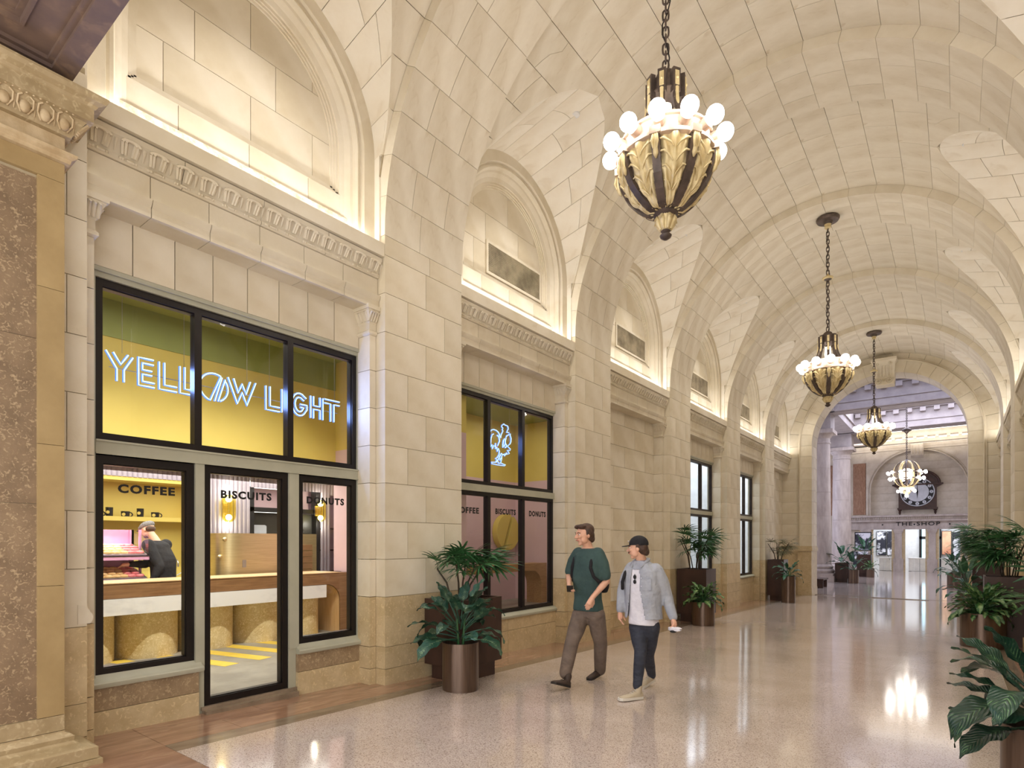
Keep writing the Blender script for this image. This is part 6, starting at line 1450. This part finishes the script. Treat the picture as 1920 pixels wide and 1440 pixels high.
def shoe(p, heel, toe, mt, solemt, laces=True, up=Vector((0, 0, 1))):
    heel, toe = Vector(heel), Vector(toe); f = (toe - heel).normalized(); r = f.cross(up).normalized(); u = r.cross(f)
    L_ = .285; B = Matrix(((r.x, f.x, u.x), (r.y, f.y, u.y), (r.z, f.z, u.z)))
    def at(x, y, z): return heel + B @ Vector((x, y, z))
    m = MB(); prof = [(0, .030, .075), (.04, .036, .085), (.09, .036, .078), (.14, .040, .062), (.20, .046, .05), (.25, .040, .042), (.278, .022, .030)]
    n = 12; vs = []
    for y, w_, h_ in prof:
        for k in range(n): a = pi * k / (n - 1); vs.append(at(w_ * cos(a), y, .02 + (h_ - .02 + 0) * sin(a) ** .7))
    k_ = len(prof); m.add(vs, [(i * n + j, i * n + j + 1, (i + 1) * n + j + 1, (i + 1) * n + j) for i in range(k_ - 1) for j in range(n - 1)] + [(i * n + n - 1, i * n, (i + 1) * n, (i + 1) * n + n - 1) for i in range(k_ - 1)] + [tuple(range(n)), tuple((k_ - 1) * n + j for j in range(n))[::-1]])
    limb(m, [at(0, .05, .07), at(0, .045, .12)], [.040, .042], 12, 2)
    s_ = fuse('shoe', m, mt, p, .007, 3)
    so = MB(); out = [(0.030, 0), (.038, .05), (.037, .10), (.043, .17), (.048, .22), (.040, .265), (.018, .288)]
    pts = [at(x, y, 0) for x, y in out] + [at(-x, y, 0) for x, y in out[::-1]]; n = len(pts)
    so.add(pts + [q + u * .026 for q in pts], [tuple(range(n)), tuple(range(n, 2 * n))[::-1]] + [(i, (i + 1) % n, n + (i + 1) % n, n + i) for i in range(n)])
    ob('sole', so, solemt, s_, 30)
    if laces:
        for q in range(4): ob('lace', MB().tube([at(-.018, .09 + .022 * q, .088 - .012 * q), at(0, .095 + .022 * q, .096 - .013 * q), at(.018, .09 + .022 * q, .088 - .012 * q)], .003, 5), solemt, s_, 60)
def leg_cloth(mb, hip, knee, ankle, rs, cuff=True):
    h_, k, a = Vector(hip), Vector(knee), Vector(ankle); mid = h_.lerp(k, .5); calf = k.lerp(a, .4)
    limb(mb, [h_, mid, k, calf, a], rs, 16, 4)
# ---------------- man in the green tee
def man1():
    e = emp('person', (0, 0, 0), 'person in green t-shirt and brown trousers striding, phone in hand, black backpack', 'person')
    F = Vector((-.12, -1, 0)).normalized(); B = basis(F)
    pel, chest, neck = W(1103, 1141, 6.76), W(1101, 1075, 6.72), W(1102, 1027, 6.70); hd = W(1096, 1003, 6.66)
    Rs, Re, Rw = W(1081, 1038, 6.83), W(1067, 1078, 6.90), W(1067, 1096, 6.66); Ls, Le, Lw = W(1125, 1039, 6.60), W(1137, 1090, 6.62), W(1111, 1120, 6.42)
    Rh, Rk, Ra = W(1090, 1152, 6.82), W(1072, 1205, 6.56), W(1060, 1262, 6.50); Lh, Lk, La = W(1117, 1152, 6.70), W(1126, 1206, 6.82), W(1125, 1256, 7.04)
    HB = basis(Vector((-.50, -.84, -.08)))
    b = MB(); head(b, hd, HB, 1.04)
    limb(b, [hd + Vector((0, 0, -.04)), neck + Vector((0, 0, .02)), neck.lerp(chest, .3)], [.052, .056, .07]); 
    torso(b, [(pel, .15, .10), (pel.lerp(chest, .45), .14, .095), (chest, .165, .11), (neck.lerp(chest, .25), .16, .09), (neck, .07, .06)], B)
    limb(b, [Rs, Re, Rw], [.050, .040, .027]); limb(b, [Ls, Le, Lw], [.052, .042, .028])
    hand(b, Rw, W(1070, 1106, 6.58) - Rw + Vector((0, -.02, 0)), Vector((1, -.2, .1)), True, .75, .98); hand(b, Lw, W(1098, 1148, 6.38) - Lw, Vector((-.6, .6, .1)), False, .55, 1.0)
    limb(b, [Rh, Rk, Ra], [.07, .045, .034]); limb(b, [Lh, Lk, La], [.07, .045, .034])
    fuse('body', b, 'skin', e, .0065, 3, .5); face_parts(e, hd, HB, 1.04)
    hr = MB()
    at = lambda x, y, z: hd + HB.to_3x3() @ (Vector((x, y, z)) * 1.04)
    ell(hr, HB, at(0, -.026, .050), .083, .098, .082); ell(hr, HB, at(0, -.055, -.01), .078, .062, .075); ell(hr, HB, at(0, -.085, -.045), .05, .035, .05)
    ell(hr, HB, at(.03, .05, .092), .05, .05, .028); ell(hr, HB, at(-.03, .045, .094), .05, .05, .03); ell(hr, HB, at(-.074, -.02, .02), .016, .04, .05); ell(hr, HB, at(.074, -.02, .02), .016, .04, .05)
    fuse('hair', hr, 'hair_brown', e, .007, 2)
    s = MB(); torso(s, [(pel + Vector((0, 0, -.02)), .185, .135), (pel.lerp(chest, .35), .165, .12), (chest, .185, .128), (neck.lerp(chest, .30), .18, .105), (neck.lerp(chest, .10), .135, .08), (neck + Vector((0, 0, -.005)), .075, .066)], B)
    limb(s, [Rs + Vector((.03, 0, .0)), Rs.lerp(Re, .35), Rs.lerp(Re, .82)], [.078, .074, .068]); limb(s, [Ls + Vector((-.03, 0, .0)), Ls.lerp(Le, .35), Ls.lerp(Le, .78)], [.080, .076, .070])
    fuse('t_shirt', s, 'green_tee', e, .012, 5)
    t = MB(); leg_cloth(t, Rh, Rk, Ra + Vector((0, 0, .0)), [.108, .098, .080, .078, .070]); leg_cloth(t, Lh, Lk, La, [.108, .098, .080, .076, .070]); torso(t, [(pel + Vector((0, 0, -.10)), .15, .11), (pel, .165, .125), (pel + Vector((0, 0, .05)), .155, .115)], B)
    fuse('trousers', t, 'brown_trousers', e, .012, 4)
    hR = W(1066, 1281, 6.46); hR.z = FZ(hR.y) + .012; dR = W(1040, 1266, 6.30) - hR; dR.z = .075 + 0; shoe(e, hR, hR + dR, 'shoe_brown', 'sole_dark')
    hL = La + Vector((0, .06, 0)); hL.z = FZ(La.y) + .05; shoe(e, hL, hL + Vector((-.04, -.28, -.045)), 'shoe_brown', 'sole_dark')
    up = MB(); bc = chest + B.to_3x3() @ Vector((0, -.19, -.03)); torso(up, [(bc + Vector((0, 0, -.20)), .14, .06), (bc + Vector((0, 0, -.12)), .16, .085), (bc + Vector((0, 0, .1)), .15, .08), (bc + Vector((0, 0, .21)), .10, .05)], B)
    bp = fuse('backpack', up, 'black_cloth', e, .014, 4)
    for sh, sg in ((Rs, 1), (Ls, -1)):
        pts = [chest + B.to_3x3() @ Vector(v) for v in ((.09 * sg, -.16, .14), (.105 * sg, -.07, .225), (.115 * sg, .0, .232), (.12 * sg, .075, .18), (.13 * sg, .112, .07), (.155 * sg, .085, -.03), (.19 * sg, .01, -.10), (.14 * sg, -.14, -.15))]
        m = MB(); PP = []
        for i in range(len(pts) - 1): PP += [pts[i].lerp(pts[i + 1], q / 4) for q in range(4)]
        PP.append(pts[-1]); m.tube(PP, .019, 8); ob('strap', m, 'black_cloth', bp, 80)
    ph = emp('phone', (0, 0, 0), 'dark phone held low in the right hand of the person in green', 'phone')
    c_ = Rw + (W(1071, 1104, 6.58) - Rw) * .9 + Vector((.018, -.05, .0)); t = MB().box(-.036, .036, -.004, .004, -.07, .07); mtx = Matrix.Translation(c_) @ basis(Vector((.4, -.7, .5)), Vector((0, 0, 1))); ob('case', MB().box(-.036, .036, -.070, .070, -.005, .005).xf(mtx), 'black', ph); ob('screen', MB().box(-.033, .033, -.065, .065, .005, .0058).xf(mtx), 'steel', ph)
def man2():
    e = emp('person', (0, 0, 0), 'person in black cap, open grey shirt, white tee and dark jeans, looking left', 'person')
    F = Vector((-.15, -1, 0)).normalized(); B = basis(F); b3 = B.to_3x3()
    pel, chest, neck = W(1207, 1160, 6.30), W(1205, 1100, 6.28), W(1203, 1054, 6.27); hd = W(1196, 1028, 6.24)
    Rs, Re, Rw = W(1181, 1066, 6.42), W(1167, 1108, 6.46), W(1163, 1146, 6.36); Ls, Le, Lw = W(1234, 1070, 6.18), W(1250, 1118, 6.22), W(1262, 1160, 6.10)
    Rh, Rk, Ra = W(1196, 1174, 6.36), W(1201, 1221, 6.12), W(1195, 1286, 6.02); Lh, Lk, La = W(1220, 1174, 6.25), W(1215, 1230, 6.38), W(1222, 1266, 6.64)
    HB = basis(Vector((-.97, -.30, -.05))); b = MB(); head(b, hd, HB, .98)
    limb(b, [hd + Vector((.01, .0, -.04)), neck + Vector((0, 0, .02)), neck.lerp(chest, .3)], [.052, .056, .07])
    torso(b, [(pel, .15, .10), (pel.lerp(chest, .45), .14, .095), (chest, .165, .11), (neck.lerp(chest, .25), .16, .09), (neck, .07, .06)], B)
    limb(b, [Rs, Re, Rw], [.048, .040, .026]); limb(b, [Ls, Le, Lw], [.050, .040, .027])
    hand(b, Rw, Vector((.03, -.06, -.2)), Vector((1, 0, 0)), True, .45, .98); hand(b, Lw, W(1265, 1176, 6.03) - Lw, Vector((-1, .0, .1)), False, .7, 1.0)
    limb(b, [Rh, Rk, Ra], [.07, .045, .034]); limb(b, [Lh, Lk, La], [.07, .045, .034])
    fuse('body', b, 'skin', e, .0065, 3); face_parts(e, hd, HB, .98)
    at = lambda x, y, z: hd + HB.to_3x3() @ Vector((x, y, z))
    m = MB(); ell(m, HB, at(0, .096, -.040), .026, .010, .007); ob('moustache', m, 'hair_brown', e, 80)
    hr = MB(); ell(hr, HB, at(0, -.05, .0), .080, .062, .075); ell(hr, HB, at(0, -.088, -.04), .055, .032, .045); ell(hr, HB, at(-.074, -.01, .02), .012, .025, .035); ell(hr, HB, at(.074, -.01, .02), .012, .025, .035); fuse('hair', hr, 'hair_brown', e, .007, 2)
    cp_ = MB(); ell(cp_, HB, at(0, -.012, .045), .083, .104, .092, 24, 18); 
    cut = at(0, 0, .034)
    bill = MB(); n = 12
    vs = [at(.07 * cos(a) * 1.0, .070 + .100 * sin(a), .044 - .022 * sin(a) - .012 * cos(a) ** 2) for a in [pi * k / n for k in range(n + 1)]]; vs2 = [v + Vector((0, 0, .009)) for v in vs]
    bill.add(vs + vs2, [tuple(range(n + 1)), tuple(range(n + 1, 2 * n + 2))[::-1]] + [(i, (i + 1) % (n + 1), n + 1 + (i + 1) % (n + 1), n + 1 + i) for i in range(n + 1)])
    cp_.v = [tuple(Vector(v) if Vector(v).z > cut.z else Vector((v[0], v[1], cut.z))) for v in cp_.v]
    cap_ = ob('cap', cp_, 'black_cloth', e, 60); ob('cap_bill', bill, 'black_cloth', cap_, 40)
    m = MB(); ell(m, HB, at(-.03, -.105 + .19 * 0, .05), .012, .003, .004); ob('cap_patch', MB().tube([at(.0, .096, .075), at(-.02, .094, .082)], .006, 6), 'neon_blue' if 'neon_blue' in M else 'white_tee', cap_)
    s = MB(); torso(s, [(pel + Vector((0, 0, -.06)), .165, .125), (pel.lerp(chest, .4), .155, .12), (chest, .165, .122), (neck.lerp(chest, .3), .15, .10), (neck.lerp(chest, .04), .08, .068)], B); fuse('t_shirt', s, 'white_tee', e, .012, 4)
    # open overshirt: torso shell with the front cut away
    s = MB(); torso(s, [(pel + Vector((0, 0, -.09)), .215, .155), (pel.lerp(chest, .4), .20, .145), (chest, .205, .14), (neck.lerp(chest, .38), .20, .115), (neck.lerp(chest, .10), .13, .085), (neck + Vector((0, 0, .02)), .078, .075)], B)
    limb(s, [Rs + Vector((.03, 0, .0)), Rs.lerp(Re, .4), Re, Re.lerp(Rw, .6), Rw + Vector((0, 0, .02))], [.080, .072, .060, .052, .046]); limb(s, [Ls + Vector((-.03, 0, 0)), Ls.lerp(Le, .4), Le, Le.lerp(Lw, .6), Lw + Vector((0, 0, .02))], [.082, .074, .064, .054, .048])
    o = fuse('overshirt', s, 'grey_shirt', e, .011, 4)
    bm = bmesh.new(); bm.from_mesh(o.data); Bi = b3.transposed(); dl = []
    for f in bm.faces:
        q = Bi @ (f.calc_center_median() - chest); h_ = q.z
        wd_ = .062 + max(0, -h_) * .16 - max(0, h_) * .05
        if (q.y > .02 and abs(q.x - .010) < wd_ and h_ < .19) or q.z < -.335: dl.append(f)
    bmesh.ops.delete(bm, geom=dl, context='FACES'); bm.to_mesh(o.data); bm.free()
    sm = o.modifiers.new('t', 'SOLIDIFY'); sm.thickness = .005
    col = MB()
    for sg in (-1, 1): col.tube([neck + b3 @ Vector((.0, -.075, .035)), neck + b3 @ Vector((.07 * sg, -.03, .03)), neck + b3 @ Vector((.078 * sg, .04, .0)), neck + b3 @ Vector((.055 * sg, .105, -.055))], [.014, .018, .020, .006], 8)
    ob('collar', col, 'grey_shirt', o, 70)
    for q in range(5): m = MB(); ell(m, B, chest + b3 @ Vector((-.075 - .012 * q * 0, .142, .10 - .085 * q)), .006, .003, .006, 8, 6); ob('button', m, 'white_tee', o, 80)
    po = MB().box(-.05, .05, -.002, .002, -.06, .06).xf(Matrix.Translation(chest + b3 @ Vector((-.125, .122, .035))) @ B @ Matrix.Rotation(radians(18), 4, 'Z')); ob('pocket', po, 'grey_shirt', o)
    gl = emp('sunglasses', (0, 0, 0), 'dark sunglasses hooked on the neckline of the white tee', 'sunglasses'); g0 = chest.lerp(neck, .45) + b3 @ Vector((.015, .118, 0))
    for z in (-.01, -.062): m = MB(); ell(m, B, g0 + Vector((0, 0, z)), .020, .004, .023); ob('lens', m, 'black', gl, 80)
    ob('bridge', MB().tube([g0 + Vector((0, 0, -.03)), g0 + Vector((0, -.004, -.042))], .003, 6), 'black', gl)
    ob('temple_arm', MB().tube([g0 + b3 @ Vector((.0, .0, .012)), g0 + b3 @ Vector((.02, -.03, .03))], .003, 6), 'black', gl)
    ob('backpack_strap', MB().tube([chest + b3 @ Vector((.13, -.10, .17)), chest + b3 @ Vector((.15, -.01, .205)), chest + b3 @ Vector((.155, .10, .15)), chest + b3 @ Vector((.16, .145, .05)), chest + b3 @ Vector((.19, .10, -.03))], .018, 8), 'black_cloth', e, 80)
    t = MB(); leg_cloth(t, Rh, Rk, Ra, [.100, .088, .066, .060, .048]); leg_cloth(t, Lh, Lk, La, [.100, .088, .066, .060, .048]); torso(t, [(pel + Vector((0, 0, -.12)), .14, .10), (pel, .155, .115), (pel + Vector((0, 0, .05)), .148, .11)], B); fuse('jeans', t, 'dark_jeans', e, .011, 4)
    hR = Ra + Vector((.03, .04, 0)); hR.z = FZ(hR.y) + .010; shoe(e, hR, hR + Vector((-.13, -.25, .01)), 'shoe_beige', 'sole')
    hL = La + Vector((0, .05, 0)); hL.z = FZ(La.y) + .06; shoe(e, hL, hL + Vector((-.05, -.28, -.055)), 'shoe_beige', 'sole')
    pr_ = emp('paper_napkin', (0, 0, 0), 'crumpled white paper held low by the person in the grey shirt', 'paper')
    c_ = W(1266, 1176, 6.02); rn = random.Random(3); m = MB().ball((0, 0, 0), .05, 12, 8, (1.3, .8, .45)); m.v = [tuple(Vector(v) * rn.uniform(.75, 1.35) + c_ + Vector((.0, -.01, -.02))) for v in m.v]; ob('sheet', m, 'white_tee', pr_, 20)
    m = MB(); ell(m, B, c_ + Vector((-.01, -.03, -.04)), .034, .034, .016); ob('cup_lid', m, 'black', pr_, 60)
def man3():
    e = emp('person', (0, 0, 0), 'person in grey flat cap and black sweatshirt leaning to the pastry shelves behind the bar', 'person')
    vl = (W(900, 1000, 8) - W(1000, 1000, 8)).normalized()        # towards the left of the view
    away = Vector((-sin(TH), cos(TH), 0)); F = (vl * .93 + away * .15).normalized(); B = basis(F); b3 = B.to_3x3()
    pel, chest, neck = W(307, 1112, 8.62), W(306, 1050, 8.62), W(291, 1012, 8.62); hd = W(277, 994, 8.62)
    HB = basis((F + Vector((0, 0, -.42))).normalized()); b = MB(); head(b, hd, HB, .98)
    limb(b, [hd + F * -.03 + Vector((0, 0, -.03)), neck, neck.lerp(chest, .3)], [.054, .058, .08])
    Ln, Lf = B.to_3x3() @ Vector((-.17, 0, 0)), B.to_3x3() @ Vector((.17, 0, 0))       # left (near us) / right shoulder offset
    s0 = neck.lerp(chest, .25)
    Nr, Ne, Nw = s0 + Ln, W(299, 1062, 8.42), W(285, 1090, 8.34); Fr, Fe, Fw = s0 + Lf, W(272, 1058, 8.50), W(243, 1058, 8.30)
    torso(b, [(pel, .15, .11), (chest, .16, .12), (s0, .15, .10)], B)
    limb(b, [Nr, Ne, Nw], [.05, .04, .027]); limb(b, [Fr, Fe, Fw], [.05, .04, .027]); hand(b, Fw, W(222, 1061, 8.22) - Fw, Vector((0, 0, -1)), True, .45); hand(b, Nw, F * .8 + Vector((0, 0, -.5)), Vector((0, 0, -1)), False, .5)
    limb(b, [pel + Ln * .5, pel + Ln * .5 + Vector((0, 0, -.45)), Vector(((pel + Ln * .5).x, (pel + Ln * .5).y, F0 + .08))], [.08, .055, .04]); limb(b, [pel + Lf * .5, pel + Lf * .5 + Vector((0, 0, -.45)), Vector(((pel + Lf * .5).x, (pel + Lf * .5).y, F0 + .08))], [.08, .055, .04])
    fuse('body', b, 'skin', e, .0075, 3); face_parts(e, hd, HB, .98)
    s = MB(); torso(s, [(pel + Vector((0, 0, -.06)), .175, .14), (pel.lerp(chest, .5), .175, .14), (chest, .185, .145), (s0, .175, .12), (neck.lerp(chest, .04), .09, .08)], B)
    limb(s, [Nr, Nr.lerp(Ne, .5), Ne, Ne.lerp(Nw, .9)], [.088, .076, .064, .045]); limb(s, [Fr, Fr.lerp(Fe, .5), Fe, Fe.lerp(Fw, .92)], [.088, .074, .06, .042]); fuse('sweatshirt', s, 'black_cloth', e, .012, 4)
    t = MB()
    for o_ in (Ln, Lf): a = pel + o_ * .5; leg_cloth(t, a, a + Vector((0, 0, -.42)), Vector((a.x, a.y, F0 + .09)), [.11, .095, .075, .07, .06])
    torso(t, [(pel + Vector((0, 0, -.12)), .15, .12), (pel, .16, .125)], B); fuse('trousers', t, 'dark_jeans', e, .015, 4)
    for o_ in (Ln, Lf): a = pel + o_ * .5; h_ = Vector((a.x, a.y, F0)) - F * .05; shoe(e, h_, h_ + F * .28, 'shoe_brown', 'sole_dark', False)
    at = lambda x, y, z: hd + HB.to_3x3() @ Vector((x, y, z))
    cp_ = MB(); ell(cp_, HB, at(0, -.015, .068), .088, .115, .060); ell(cp_, HB, at(0, .05, .062), .078, .07, .035); cc = fuse('flat_cap', cp_, 'tweed', e, .008, 3)
    m = MB(); ell(m, HB, at(0, .115, .040), .060, .050, .006); ob('cap_peak', m, 'tweed', cc, 80)
    hr = MB(); ell(hr, HB, at(0, -.05, -.0), .079, .058, .055); fuse('hair', hr, 'hair_brown', e, .009, 2)
    bd = MB(); ell(bd, HB, at(0, .045, -.080), .050, .045, .032); fuse('beard', bd, 'hair_brown', e, .008, 2)
man1(); man2(); man3()
